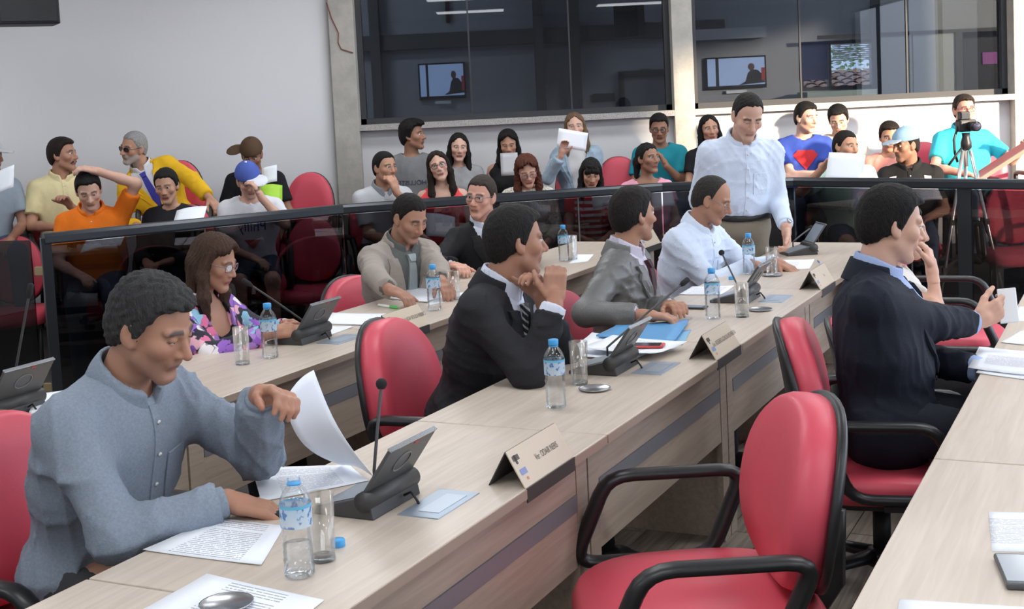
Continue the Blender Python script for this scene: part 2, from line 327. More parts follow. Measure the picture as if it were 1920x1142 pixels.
# reflections of chamber televisions, loudspeaker and crucifix, modelled as objects behind the glass
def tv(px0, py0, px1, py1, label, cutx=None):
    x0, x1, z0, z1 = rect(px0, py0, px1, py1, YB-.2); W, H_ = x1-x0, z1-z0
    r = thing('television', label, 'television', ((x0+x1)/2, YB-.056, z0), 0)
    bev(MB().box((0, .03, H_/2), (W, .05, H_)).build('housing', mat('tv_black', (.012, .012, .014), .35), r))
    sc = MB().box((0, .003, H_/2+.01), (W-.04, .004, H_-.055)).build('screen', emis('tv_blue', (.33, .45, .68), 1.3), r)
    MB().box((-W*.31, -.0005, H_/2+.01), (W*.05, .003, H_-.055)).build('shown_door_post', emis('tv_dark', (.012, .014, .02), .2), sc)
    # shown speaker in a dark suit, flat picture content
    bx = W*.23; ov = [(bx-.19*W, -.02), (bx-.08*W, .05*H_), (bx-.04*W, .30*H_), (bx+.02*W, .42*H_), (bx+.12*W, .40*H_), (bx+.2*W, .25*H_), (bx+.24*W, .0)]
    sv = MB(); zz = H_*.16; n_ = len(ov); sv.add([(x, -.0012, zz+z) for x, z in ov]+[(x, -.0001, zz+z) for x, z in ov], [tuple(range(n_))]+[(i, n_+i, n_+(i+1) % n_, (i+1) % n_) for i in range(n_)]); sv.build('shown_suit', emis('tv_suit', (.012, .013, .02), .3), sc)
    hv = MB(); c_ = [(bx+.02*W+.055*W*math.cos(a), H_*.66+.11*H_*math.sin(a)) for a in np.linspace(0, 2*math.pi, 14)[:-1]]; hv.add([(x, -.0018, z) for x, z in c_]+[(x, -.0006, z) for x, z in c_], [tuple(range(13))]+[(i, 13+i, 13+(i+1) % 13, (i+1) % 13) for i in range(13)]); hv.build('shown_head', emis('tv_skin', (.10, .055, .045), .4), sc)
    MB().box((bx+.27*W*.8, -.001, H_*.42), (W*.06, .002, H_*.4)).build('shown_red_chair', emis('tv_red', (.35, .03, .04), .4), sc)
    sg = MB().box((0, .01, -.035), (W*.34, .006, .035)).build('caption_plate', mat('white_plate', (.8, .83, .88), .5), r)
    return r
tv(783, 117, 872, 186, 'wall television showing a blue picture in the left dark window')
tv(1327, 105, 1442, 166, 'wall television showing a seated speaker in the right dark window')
x0, x1, z0, z1 = rect(1160, 5, 1208, 68, YB-.6); r = thing('loudspeaker', 'black loudspeaker hanging behind the left dark window', 'speaker', ((x0+x1)/2, YB-.35, z0), -.4)
bev(MB().box((0, 0, (z1-z0)/2), (x1-x0, .25, z1-z0)).build('cabinet', mat('speaker_black', (.015, .015, .017), .6), r)); MB().tube([(0, .1, .15), (.1, .34, .15)], .025, 8).build('wall_bracket', m_frame, r); MB().box((0, -.13, (z1-z0)/2), (x1-x0-.04, .012, z1-z0-.04)).build('grille', mat('grille', (.03, .03, .033), .8, bump=.5, bscale=400), r)
x0, x1, z0, z1 = rect(833, -30, 842, 42, YB-.15); r = thing('crucifix', 'dark wooden crucifix on the office wall', 'crucifix', ((x0+x1)/2, YB-.03, z0)); b = MB().box((0, 0, .22), (.045, .03, .44)).build('upright', mat('dark_wood', (.05, .02, .018), .6), r); MB().box((0, -.002, .32), (.24, .03, .045)).build('crossbar', MATS['dark_wood'], r)
x0, x1, z0, z1 = rect(1166, 138, 1258, 222, YB-.05); d = MB().box(((x0+x1)/2, YB-.03, z1-1.0), (x1-x0, .06, 2.0)).build('door_1', mat('office_door', (.17, .18, .2), .7)); struct(d, 'dark office doorway')
for xx in (x0, x1): MB().box((xx, YB-.04, z1-1.0), (.06, .1, 2.06)).build('jamb', m_frame, d)
MB().box(((x0+x1)/2, YB-.04, z1), (x1-x0+.06, .1, .08)).build('lintel', m_frame, d)
x0, x1, z0, z1 = rect(1200, 129, 1221, 138, YB-.1); tag(MB().box(((x0+x1)/2, YB-.06, (z0+z1)/2), (x1-x0, .03, z1-z0)).build('exit_sign', mat('exit_green', (.06, .14, .09), .5)), 'small green exit sign above the office doorway', 'sign')
x0, x1, z0, z1 = rect(1113, 175, 1154, 191, YB-.1); tag(MB().box(((x0+x1)/2, YB-.02, (z0+z1)/2), (x1-x0, .03, z1-z0)).build('vent', m_frame), 'dark wall vent left of the office doorway', 'vent')
x0, x1, z0, z1 = rect(1304, 55, 1437, 70, YB-.2); r = tag(MB().box(((x0+x1)/2, YB-.1, (z0+z1)/2), (x1-x0, .18, z1-z0+.03)).build('air_conditioner', mat('ac_white', (.55, .56, .58), .5)), 'long pale air conditioner above the right television', 'air conditioner')
x0, x1, z0, z1 = rect(1510, 170, 1640, 186, YB-.5); r = thing('counter', 'pale green office counter under the bright window', 'counter', (0, 0, 0)); MB().box(((x0+x1)/2, YB-.35, (z1)/2), (x1-x0, .5, z1)).build('body', mat('counter_green', (.36, .45, .42), .6), r)

# ceiling lamps of the plenary room and office
def lamp(i, x, y, z, e, sx=1.25, sy=.6, col=(.93, .97, 1.0)):
    r = thing('ceiling_light', 'recessed white ceiling light panel', 'ceiling light', (x, y, z), 0, 'ceiling light panels')
    MB().box((0, 0, -.012), (sx+.06, sy+.06, .022)).build('frame', mat('lamp_frame', (.7, .7, .7), .4), r)
    MB().box((0, 0, -.026), (sx, sy, .006)).build('diffuser', emis('lamp_diffuser', (.95, .98, 1.0), 6.0), r)
    L = bpy.data.lights.new('lamp', 'AREA'); L.shape = 'RECTANGLE'; L.size = sx; L.size_y = sy; L.energy = e; L.color = col
    lo = bpy.data.objects.new('lamp', L); COL.objects.link(lo); lo.parent = r; lo.location = (0, 0, -.035)
LE = 12
i = 0
for x in (-3.6, -.6, 2.4, 5.2):
    for y in (-1.5, 1.6, 4.7, 7.8):
        lamp(i, x, y, CEIL, LE); i += 1
for x in (-.6, 1.9, 4.4): lamp(i, x, 9.9, CEIL, LE*.7); i += 1
for x in (-2.5, 4.5): lamp(i, x, 13.2, 4.0, 62, .9, .3); i += 1
# ------------------------------------------------------------------ curved rail with smoked glass
m_rail = mat('dark_steel_rail', (.030, .036, .043), .28, .4, spec=.7)
m_smoke = glassy('smoked_rail_glass', (.30, .30, .32), .035, .0, .35)
m_clip = mat('glass_edge', (.13, .14, .14), .3)
RZ = 1.08
rp = [PZ(x, y, RZ) for x, y in ((84, 437), (640, 383), (920, 363.5), (1240, 342.5), (1489, 332.5), (1960, 336))]
rp = [np.array(p) for p in rp]
rail = thing('balustrade', 'dark steel rail over smoked glass panels separating councillors from audience', 'railing', (0, 0, 0))
hr = MB()
for a, c in zip(rp, rp[1:]):
    d = (c-a)/np.linalg.norm(c-a); sd = np.array([d[1], -d[0], 0]); prof = [(-.03, -.065), (.03, -.065), (.034, -.055), (.034, -.02), (.024, -.004), (.008, 0), (-.008, 0), (-.024, -.004), (-.034, -.02), (-.034, -.055)]
    n_ = len(prof); vs_ = [p+sd*u+np.array([0, 0, v]) for p in (a-d*.012, c+d*.012) for u, v in prof]
    hr.add(vs_, [(i, (i+1) % n_, n_+(i+1) % n_, n_+i) for i in range(n_)]+[tuple(range(n_)), tuple(range(n_, 2*n_))[::-1]], False)
hr.build('handrail', m_rail, rail)
for i, (a, c) in enumerate(zip(rp, rp[1:])):
    d = c-a; L = np.linalg.norm(d); d = d/L; ang = math.atan2(d[1], d[0]); n_ = max(1, round(L/.82))
    for j in range(n_):
        m_ = a+d*L*(j+.5)/n_
        MB().box((0, 0, 0), (L/n_-.012, .012, RZ-.10)).build('glass_panel', m_smoke, rail, (m_[0], m_[1], (RZ-.06)/2+.01), ang)
        e_ = a+d*L*(j+1)/n_
        if j < n_-1: MB().box((0, 0, 0), (.006, .013, RZ-.1)).build('joint_strip', m_clip, rail, (e_[0], e_[1], (RZ-.06)/2+.01), ang)
for i, p in enumerate(rp):
    if i in (0, 5):
        MB().box((0, 0, (RZ-.03)/2), (.055, .055, RZ-.03)).build('post', m_rail, rail, (p[0], p[1], 0), .5)
pp = rp[4]+(rp[5]-rp[4])*((1823-1489)/(1960-1489)); MB().box((0, 0, (RZ-.03)/2), (.09, .03, RZ-.03)).build('post', m_rail, rail, (pp[0], pp[1], 0), math.atan2(*(rp[5]-rp[4])[1::-1]))
# gate pane left of the end post
g0 = rp[0]; g1 = PZ(-60, 450, RZ-.03); d = g1-g0; L = np.linalg.norm(d); ang = math.atan2(d[1], d[0])
gate = thing('glass_gate', 'smoked glass gate pane hinged on the end post at the left', 'gate', (g0[0], g0[1], 0), ang)
MB().box((L/2+.06, 0, .54), (L-.08, .012, 1.0)).build('pane', m_smoke, gate)
for z in (.86, .18): bev(MB().box((.045, 0, z), (.07, .03, .05)).build('hinge', mat('brass', (.5, .4, .22), .35, .8), gate))

# ------------------------------------------------------------------ desks
m_top = woodmat('pale_oak_laminate', (.55, .465, .385), (.64, .55, .465), .33, 'X', .9)
m_pan = woodmat('oak_panel', (.40, .325, .26), (.50, .415, .335), .45, 'X', .9)
m_edge = mat('oak_edge_band', (.36, .275, .215), .5)  # darker than the top: shade of the vertical edge put into the colour
m_strip = mat('grey_metal_strip', (.26, .275, .30), .4, .3)
m_black = mat('black_plastic', (.016, .016, .018), .42)
def desk(s0, s1, nf, label, depth=.62):
    L = s1-s0-.006
    r = thing('desk', label, 'desk', SN(s0+.003, nf), ROWROT, 'council desks')
    o = bev(MB().box((L/2, depth/2, .736), (L, depth, .028)).build('desktop', m_top, r), .003)
    MB().box((L/2, -.0015, .736), (L-.004, .004, .024)).build('edge_band', m_edge, o)
    MB().box((L/2, .075, .658), (L-.16, .018, .125)).build('panel', m_pan, r)
    MB().box((L/2, .073, .570), (L-.16, .022, .048)).build('strip', m_strip, r)
    MB().box((L/2, .075, .466), (L-.16, .018, .158)).build('panel', m_pan, r)
    for x in (.04, L-.04): MB().box((x, .075, .36), (.075, .022, .718)).build('post', m_pan, r); MB().box((x+(-.02 if x < .5 else .02), .36, .36), (.024, .55, .718)).build('side_panel', m_pan, r)
    MB().box((L/2, .53, .10), (L-.14, .03, .06)).build('cable_rail', m_black, r)
    return r
J = 3.371; P = 1.38
SE = 8.02
nm = {'m': -1.38, 'l': -2.83, 'r': .13}
txt = {'m': ['middle row desk nearest the camera, mostly cut by the frame', 'middle row desk holding the fallen bottle cap and the name plate nearest the camera', 'middle row desk with the blue folder on it', 'middle row desk with a phone and a half full glass', 'middle row desk at the far end beside the standing man'],
       'l': ['left row desk nearest the camera at the left frame edge', 'left row desk just behind the grey shirted man', 'left row desk in front of the woman in the floral jacket', 'left row desk in front of the man in the beige jacket', 'left row desk at the far end before the man with the red tie'],
       'r': ['right row desk nearest the camera carrying a large phone', 'right row desk carrying a printed sheet', 'right row desk beside the man in the navy suit', 'right row desk at the far right frame edge']}
for key in 'mlr':
    cuts = [J-3*P+.6, J-P, J, J+P, J+2*P, SE] if key != 'r' else [J-2*P+.3, J-P, J, J+P, J+2*P]
    for i, (a, c) in enumerate(zip(cuts, cuts[1:])): desk(a, c, nm[key], txt[key][i])

# ------------------------------------------------------------------ chairs
m_red = mat('red_vinyl', (.68, .082, .125), .42, bump=.04, bscale=300, spec=.45)
m_arm = mat('black_polyurethane', (.014, .014, .016), .38)
def egg(w0, w1, h, n=40, p=2.3):
    """closed outline in (x,z): half-width w0 low, w1 high"""
    pts = []
    for k in range(n):
        a = 2*math.pi*k/n; c, s = math.cos(a), math.sin(a)
        x = math.copysign(abs(c)**(2/p), c); z = math.copysign(abs(s)**(2/p), s)
        t = (z+1)/2; wd = w0+(w1-w0)*t**1.3
        pts.append((x*wd, z*h/2))
    return pts
def pillow(outline, t, dome=.25, fn=None, rings=((1.0, -.5), (1.015, -.15), (1.015, .15), (.985, .38), (.94, .5), (.6, .5), (.25, .5)), smooth=True):
    b = MB(); n = len(outline); vs = []
    for sc, zz in rings:
        for (x, y) in outline:
            dm = dome*t*(1-sc*sc) if zz >= .5 else 0
            p_ = (x*sc, y*sc, zz*t+dm); vs.append(fn(*p_) if fn else p_)
    fs = [(i*n+k, i*n+(k+1) % n, (i+1)*n+(k+1) % n, (i+1)*n+k) for i in range(len(rings)-1) for k in range(n)]
    c0 = len(vs); vs.append(fn(0, 0, rings[-1][1]*t+dome*t) if fn else (0, 0, rings[-1][1]*t+dome*t)); m_ = (len(rings)-1)*n
    fs += [(m_+k, m_+(k+1) % n, c0) for k in range(n)]; fs.append(tuple(range(n))[::-1])
    return b.add(vs, fs, smooth)
SH = .46
def back_fn(tilt=.13, z0=.265):
    ct, st = math.cos(tilt), math.sin(tilt)
    def fn(x, z, y):      # outline (x,z) thickness y towards the sitter (+Y)
        y = y+.55*x*x*1.0-.25*(z/.3)**2*.03      # wrap and lumbar curve
        return (x, -.22-(z+.24)*st+y*ct, SH+z0+z*ct+y*st)
    return fn
def loop_pts(pts, r=.035, n=5):
    out = []; N = len(pts)
    for i in range(N):
        p = np.array(pts[i]); a = np.array(pts[i-1]); c = np.array(pts[(i+1) % N])
        u = (a-p)/np.linalg.norm(a-p); v = (c-p)/np.linalg.norm(c-p); s_, e_ = p+u*r, p+v*r
        for t in np.linspace(0, 1, n): out.append((1-t)**2*s_+2*t*(1-t)*p+t*t*e_)
    return out
def make_chair(office=True):
    r = thing('office_chair' if office else 'audience_chair', 'x', 'chair')
    so = [(math.copysign(abs(math.cos(a))**.55, math.cos(a))*.265, math.copysign(abs(math.sin(a))**.6, math.sin(a))*.255) for a in np.linspace(0, 2*math.pi, 41)[:-1]]
    seat = pillow(so, .085, .12, lambda x, y, z: (x, y+.0, SH-.04+z-(.02*max(0, y/.235)**2))).build('seat', m_red, r)
    MB().prism([(x*.93, y*.93) for x, y in so], SH-.105, SH-.078).build('seat_shell', m_black, r)
    eo = egg(.255, .205, .49); fn = back_fn()
    pillow(eo, .075, .12, lambda x, z, y: fn(x, z, y+.03)).build('backrest', m_red, r)
    pillow([(x*1.035, z*1.03) for x, z in eo], .022, .1, lambda x, z, y: fn(x, z, -y-.018)).build('back_shell', m_black, r)
    b = MB().tube([(0, -.1, SH-.1), (0, -.24, SH-.09), (0, -.285, SH), (0, -.29, SH+.2)], .022, 8, 1.8); b.build('back_bracket', m_black, r)
    for sx in (-1, 1):
        pts = [(sx*.305, .235, SH-.045), (sx*.315, .145, SH+.21), (sx*.315, -.18, SH+.21), (sx*.305, -.09, SH-.045)]
        MB().tube(loop_pts(pts, .06), .0185, 10, 1.35, up=(1, 0, 0), closed=True).build('armrest', m_arm, r)
        MB().box((sx*.265, .05, SH-.075), (.09, .1, .02)).build('arm_bracket', m_black, r)
    if office:
        MB().lathe([(.028, .10), (.028, .30), (.02, .30), (.02, SH-.10)], n=14).build('gas_column', m_black, r); MB().box((0, 0, SH-.115), (.16, .22, .03)).build('tilt_mechanism', m_black, r)
        st = MB().lathe([(.05, .07), (.055, .10), (.045, .125), (.03, .13)], n=16).build('base_hub', m_black, r)
        for k in range(5):
            a = 2*math.pi*k/5+.3; c, s = math.cos(a), math.sin(a)
            lg = MB().tube([(c*.03, s*.03, .105), (c*.16, s*.16, .095), (c*.29, s*.29, .072)], [.032, .026, .018], 8, .75, up=(0, 0, 1)).build('base_leg', m_black, r)
            cs = MB(); ax = np.array((-s, c, 0))
            for sg in (-1, 1):
                ctr = np.array((c*.29, s*.29, .029))+ax*.016*sg
                vs_ = []
                for off in (-.009, .009):
                    for q in range(12): th = 2*math.pi*q/12; vs_.append(ctr+ax*off+.028*(math.cos(th)*np.array((c, s, 0))+math.sin(th)*np.array((0, 0, 1))))
                cs.add(vs_, [(q, (q+1) % 12, 12+(q+1) % 12, 12+q) for q in range(12)]+[tuple(range(12))[::-1], tuple(range(12, 24))])
            cs.tube([(c*.29, s*.29, .03), (c*.29, s*.29, .075)], .01, 6); cs.build('caster', m_black, lg)
    else:
        for sx in (-1, 1):
            MB().tube([(sx*.2, .18, 0), (sx*.2, .16, SH-.09)], .014, 8).build('leg', m_arm, r); MB().tube([(sx*.2, -.2, 0), (sx*.19, -.16, SH-.09)], .014, 8).build('leg', m_arm, r)
        MB().box((0, 0, SH-.10), (.42, .36, .02)).build('seat_frame', m_arm, r)
    return r
office0 = make_chair(True); aud0 = make_chair(False); _used = {}
def chair(xy, az, label, z=0, kind='o', group=None):
    src = office0 if kind == 'o' else aud0; loc = (xy[0], xy[1], z); rz = -math.radians(az)
    if kind not in _used: _used[kind] = 1; o = src; o.location = loc; o.rotation_euler = (0, 0, rz); o['label'] = label; 
    else: o = dup(src, loc, rz, label)
    if kind == 'a': o.scale = (.82, .9, .95)
    o['group'] = group or ('red office chairs of the councillors' if kind == 'o' else 'red audience chairs')
    return o

# empty chair in the foreground, turned away from the right-hand desk
fc = (.42, 3.24)
chair((fc[0], fc[1]), 268, 'empty red swivel chair with black loop arms in the foreground').scale = (1.2, 1.2, .95)

# ------------------------------------------------------------------ table things
m_pet = glassy('clear_pet', (.97, .98, .99), .03, .03, .6); m_tumb = glassy('clear_tumbler', (.96, .97, .975), .03, .01, .45)
m_water = glassy('water', (.955, .975, .985), .03, .02, .5); m_cap = mat('sky_blue_cap', (.06, .36, .74), .4)
m_steel = mat('brushed_steel', (.50, .51, .53), .25, .9)
def labelmat():
    m, n, l, b = _prin('bottle_label'); b.inputs['Roughness'].default_value = .4; b.inputs['Alpha'].default_value = .72
    tc = n.new('ShaderNodeTexCoord'); nz = n.new('ShaderNodeTexNoise'); nz.inputs['Scale'].default_value = 70; l.new(tc.outputs['Object'], nz.inputs[0])
    cr = n.new('ShaderNodeValToRGB'); e = cr.color_ramp.elements; e[0].position = .40; e[0].color = (.10, .26, .62, 1); e[1].position = .47; e[1].color = (.62, .78, .92, 1); l.new(nz.outputs[0], cr.inputs[0]); l.new(cr.outputs[0], b.inputs['Base Color']); return m
m_label = labelmat(); m_lband = mat('label_band', (.16, .50, .72), .4)
BODY = [(.024, 0), (.031, .004), (.0325, .012)]+[(.0325-.0022*(i % 2), .02+i*.0085) for i in range(10)]+[(.0325, .108), (.0325, .155), (.031, .165), (.024, .18), (.015, .192), (.0135, .198), (.0135, .206)]
def bottle(px, py, label, capped=True, lvl=.16):
    r = thing('water_bottle', label, 'bottle', PZ(px, py, .75), random.uniform(0, 6), 'mineral water bottles on the desks')
    MB().lathe(BODY, n=28, caps=False).build('body', m_pet, r); wt = [(a-.0012, z) for a, z in BODY if z <= lvl]; wt = [(.02, .0015)]+wt[1:]+[(wt[-1][0], lvl)]
    MB().lathe(wt, n=28).build('water', m_water, r)
    lb = MB().lathe([(.0329, .108), (.0329, .152)], n=28, caps=False).build('label_wrap', m_label, r); MB().lathe([(.0332, .148), (.0332, .155)], n=28, caps=False).build('label_band', m_lband, lb)
    MB().lathe([(.0145, .193), (.0152, .195), (.0145, .197)], n=20).build('neck_ring', m_cap, r)
    if capped: MB().lathe([(.0155, .199), (.0158, .201), (.0158, .214), (.0145, .216)], n=20).build('cap', m_cap, r)
    return r
bottle(562, 1080, 'open water bottle without a cap nearest the camera', False, .07)
bottle(1043, 765, 'capped water bottle standing alone on the middle row in front of the dark suited man')
bottle(1337, 598, 'capped water bottle beside the phone and half full glass')
bottle(1405, 515, 'capped water bottle before the seated man in the light blue shirt')
bottle(507, 671, 'capped water bottle before the woman in the floral jacket')
bottle(815, 582, 'capped water bottle before the man in the beige jacket')
bottle(1058, 490, 'capped water bottle at the far end of the left row')
def tumbler(px, py, label, fill=0, z=.75):
    r = thing('tumbler', label, 'glass', PZ(px, py, z), 0, 'drinking glasses on the desks')
    MB().lathe([(.028, 0), (.0285, .006), (.0315, .145), (.0300, .145), (.0268, .012), (.001, .012)], n=26).build('glass', m_tumb, r)
    MB().lathe([(.0262, .0005), (.0268, .011)], n=26).build('thick_base', glassy('glass_base', (.82, .86, .87), .10, .05, .6), r)
    if fill: MB().lathe([(.0262, .0125), (.0262+.004*fill/.145, fill)], n=26).build('water', m_water, r)
    return r
tumbler(605, 1050, 'glass standing behind the open bottle nearest the camera'); tumbler(455, 683, 'empty tall glass before the woman in the floral jacket'); tumbler(1087, 720, 'empty glass beside the lone bottle and steel dish')
tumbler(1392, 594, 'half full glass beside the bottle on the middle row', .08); tumbler(1448, 516, 'half full glass standing on a steel dish at the far end', .09, .757); tumbler(852, 562, 'glass before the man in the beige jacket'); tumbler(1074, 487, 'glass at the far end of the left row')
def dish(px, py, label):
    r = tag(MB().lathe([(.03, 0), (.045, .001), (.052, .006), (.053, .008), (.05, .007), (.044, .003), (.001, .003)], n=30).build('steel_dish', m_steel), label, 'dish', 'steel glass dishes'); r.location = PZ(px, py, .7505); return r
dish(425, 1138, 'steel dish lying on the printed sheet at the bottom edge').location.z = .753
dish(1115, 731, 'steel dish beside the empty glass'); dish(1425, 582, 'steel dish right of the half full glass'); dish(1448, 517, 'steel dish under a half full glass')
for px, py, lb in ((634, 1020, 'loose blue bottle cap beside the open bottle'), (1372, 520, 'loose blue bottle cap by the far seat of the middle row')):
    o = tag(MB().lathe([(.0155, 0), (.0158, .002), (.0158, .014), (.0145, .016)], n=20).build('bottle_cap', m_cap), lb, 'bottle cap', 'loose bottle caps'); o.location = PZ(px, py+4, .75)

# conference units
m_unit = mat('dark_grey_plastic', (.045, .045, .046), .45); m_unit2 = mat('unit_back', (.075, .075, .075), .38); m_key = mat('unit_panel', (.30, .34, .38), .3, .3); m_chr = mat('chrome_edge', (.5, .55, .6), .2, .8)
def toL(loc, rz, P_): d = np.array(P_)-np.array(loc); c, s = math.cos(-rz), math.sin(-rz); return (d[0]*c-d[1]*s, d[0]*s+d[1]*c, d[2])
def console(loc, label, mic=None, ball=True, rz=ROWROT, w=.22):
    r = thing('conference_unit', label, 'conference unit', loc, rz, 'conference units with screens')
    # local X along the row, +Y towards the seat; wedge base rises to the public side
    b = MB(); prof = [(.10, 0), (.10, .012), (-.04, .050), (-.07, .045), (-.08, 0)]
    b.add([(sx*w/2, y, z) for sx in (-1, 1) for y, z in prof], [(0, 1, 2, 3, 4), (9, 8, 7, 6, 5)]+[(i, 5+i, 5+(i+1) % 5, (i+1) % 5) for i in range(5)]); bev(b.build('base', m_unit, r), .004)
    sl = math.atan2(.038, -.14); pn = MB(); pn.add([(sx*w*.42, y, z+.0012) for sx in (-1, 1) for y, z in ((.09, .0147), (-.02, .0446))], [(0, 2, 3, 1)]); pn.build('key_panel', m_key, r)
    MB().tube([(-w/2-.004, -.055, .042), (w/2+.004, -.055, .042)], .024, 16).build('hinge_roller', m_unit, r)
    lean = .62; u = np.array((0, -math.sin(lean), math.cos(lean))); nn = np.array((0, -math.cos(lean), -math.sin(lean)))
    R = np.column_stack([(1, 0, 0), nn, u]); c0 = np.array((0, -.05, .055))
    sc = bev(MB().box(c0+u*.072, (w*.98, .009, .135), R).build('screen_back', m_unit2, r), .003)
    MB().box(c0+u*.141, (w*.98, .011, .004), R).build('chrome_edge', m_chr, sc); MB().box(c0+u*.072-nn*.0052, (w*.9, .001, .115), R).build('display', mat('display', (.25, .29, .34), .2), sc)
    ring = MB(); ring.tube([c0+u*(.075+.028*math.sin(a))+nn*.0052+np.array((.035*math.cos(a), 0, 0)) for a in np.linspace(0, 2*math.pi, 20)[:-1]], .0022, 5, closed=True); ring.build('emblem_ring', mat('emblem_grey', (.16, .16, .165), .35), sc)
    MB().box(c0+u*.13+nn*.005+np.array((.02, 0, 0)), (.02, .0015, .006), R).build('red_mark', mat('red_mark', (.5, .05, .06), .5), sc)
    MB().tube([(.03, -.08, .02), (.03, -.10, .03), (.03, -.115, .012), (.03, -.12, .002)], .0035, 6).build('cable', m_black, r)
    if mic is not None:
        t = np.array(toL(loc, rz, mic)); a = np.array((.06, .02, .035)); m1 = a*.5+t*.5+np.array((0, 0, .02))
        pts = [a, a+(0, 0, .03)]+[(1-q)**2*(a+(0, 0, .03))+2*q*(1-q)*m1+q*q*t for q in np.linspace(.15, 1, 7)]
        st = MB().tube(pts, .0042, 8).build('gooseneck', m_unit, r); dr = (pts[-1]-pts[-3]); dr = dr/np.linalg.norm(dr)
        if ball: MB().lathe([(.001, -.014), (.009, -.012), (.0135, -.005), (.0145, .002), (.012, .009), (.006, .0135), (.001, .0145)], n=16, c=tuple(t)).build('windscreen', mat('foam_black', (.02, .02, .022), .95, bump=.6, bscale=500), st)
        else: MB().tube([t-dr*.035, t-dr*.02, t+dr*.012, t+dr*.016], [.006, .0105, .0105, .005], 12).build('windscreen', MATS.get('foam_black') or mat('foam_black', (.02, .02, .022), .95, bump=.6, bscale=500), st)
    return r
def unit(px, py, label, mic, ball=True, box=True, **k):
    q = PZ(px, py, .75); c = console(tuple(q), label, mic, ball, **k)
    if box:
        o = bev(MB().box((.05, -.165, .001), (.21, .11, .003)).build('cable_plate', mat('cable_plate', (.38, .45, .54), .35, .5), None, tuple(q), ROWROT), .001); tag(o, 'blue grey cable plate set in the desk by '+label.split(' on ')[-1].split(' before ')[-1], 'cable plate', 'desk cable plates'); MB().box((.05, -.175, .003), (.14, .055, .0015)).build('flap', mat('plate_flap', (.46, .53, .62), .3, .5), o)
unit(693, 945, 'conference unit before the man in the grey checked shirt', PD(715, 720, 3.25))
unit(1138, 692, 'conference unit before the man in the dark suit', PD(1286, 527, 4.9), False)
unit(1383, 562, 'conference unit beside the half full glass on the middle row', PD(1353, 474, 6.2))
unit(566, 638, 'conference unit before the woman in the floral jacket', PD(460, 528, 5.35), False)
unit(8, 775, 'conference unit on the left row cut by the left frame edge', PD(57, 540, 4.35), False, False)
console(tuple(PZ(1500, 476, .75)), 'conference unit on the far desk by the standing man', PD(1521, 427, 7.7), True, math.pi/2+.12, .16)
# name plates
m_plate = mat('brass_plate', (.60, .50, .38), .42, .15); m_platek = mat('plate_dark', (.05, .048, .044), .5); m_ink = mat('plate_ink', (.09, .075, .065), .6)
def nameplate(px, py, nf, words, label, back=False):
    q = PZ(px, py, .75); s_ = q[0]*DV[0]+q[1]*DV[1]; r = thing('name_plate', label, 'name plate', SN(s_, nf-.052, .75), ROWROT, 'engraved name plates')
    W, Hh, T = .30, .088, .05
    for sg, nm_ in ((-1, 'front_face'), (1, 'back_face')):
        P_ = [(-W/2, sg*T, 0), (W/2, sg*T, 0), (W/2, 0, Hh), (-W/2, 0, Hh)]; n_ = np.array((0, sg*Hh, T)); n_ = n_/np.linalg.norm(n_)*.0015
        b = MB().add([np.array(p_)+n_ for p_ in P_]+[np.array(p_)-n_ for p_ in P_], [(0, 1, 2, 3), (7, 6, 5, 4), (0, 4, 5, 1), (1, 5, 6, 2), (2, 6, 7, 3), (3, 7, 4, 0)])
        fo = b.build(nm_, m_plate if sg < 0 else m_platek, r)
        if sg < 0:
            me = text_mesh(words, .024, .72); R = Matrix(((1, 0, 0), (0, T, -Hh), (0, Hh, T))); u = np.array((0, T, Hh))/math.hypot(T, Hh); nn = np.array((0, -Hh, T))/math.hypot(T, Hh)
            for v in me.vertices: p_ = np.array((v.co.x+.035, 0, 0))+u*v.co.y+np.array((0, -T/2, Hh/2))+nn*.0024; v.co = p_
            me.materials.append(m_ink); link('lettering', me, fo)
            for dx, dy, w_, h_, mk_ in ((-.122, .026, .034, .014, m_ink), (-.126, .022, .010, .024, m_ink), (-.118, -.012, .034, .016, mat('crest_blue', (.24, .30, .52), .6)), (-.114, -.032, .010, .008, mat('crest_orange', (.6, .25, .14), .6))):
                cr = MB(); c = np.array((dx, -T/2, Hh/2))+u*dy+nn*.0023; cr.add([c-np.array((w_/2, 0, 0))-u*h_/2, c+np.array((w_/2, 0, 0))-u*h_/2, c+np.array((w_/2, 0, 0))+u*h_/2, c-np.array((w_/2, 0, 0))+u*h_/2], [(0, 1, 2, 3)])
                cr.build('crest_mark', mk_, fo)
    MB().box((0, -.0545, -.018), (W, .003, .036)).build('edge_clip', m_platek, r)
    return r
nameplate(1028, 885, -1.38, 'Ver. ODAIR NERIS', 'brass tent name plate nearest the camera on the middle row')
nameplate(1350, 660, -1.38, 'Ver. ROGERIO GONCALVES PEREIRA', 'brass tent name plate before the dark suited man')
nameplate(1535, 535, -1.38, 'Ver.', 'brass tent name plate nearest the navy suited man')
nameplate(738, 618, -2.83, 'Ver. MARIA LUCIA SOUZA RIBEIRO', 'brass tent name plate on the left row behind the red chair')
nameplate(1228, 460, -2.83, 'Ver.', 'brass tent name plate at the far end of the left row')

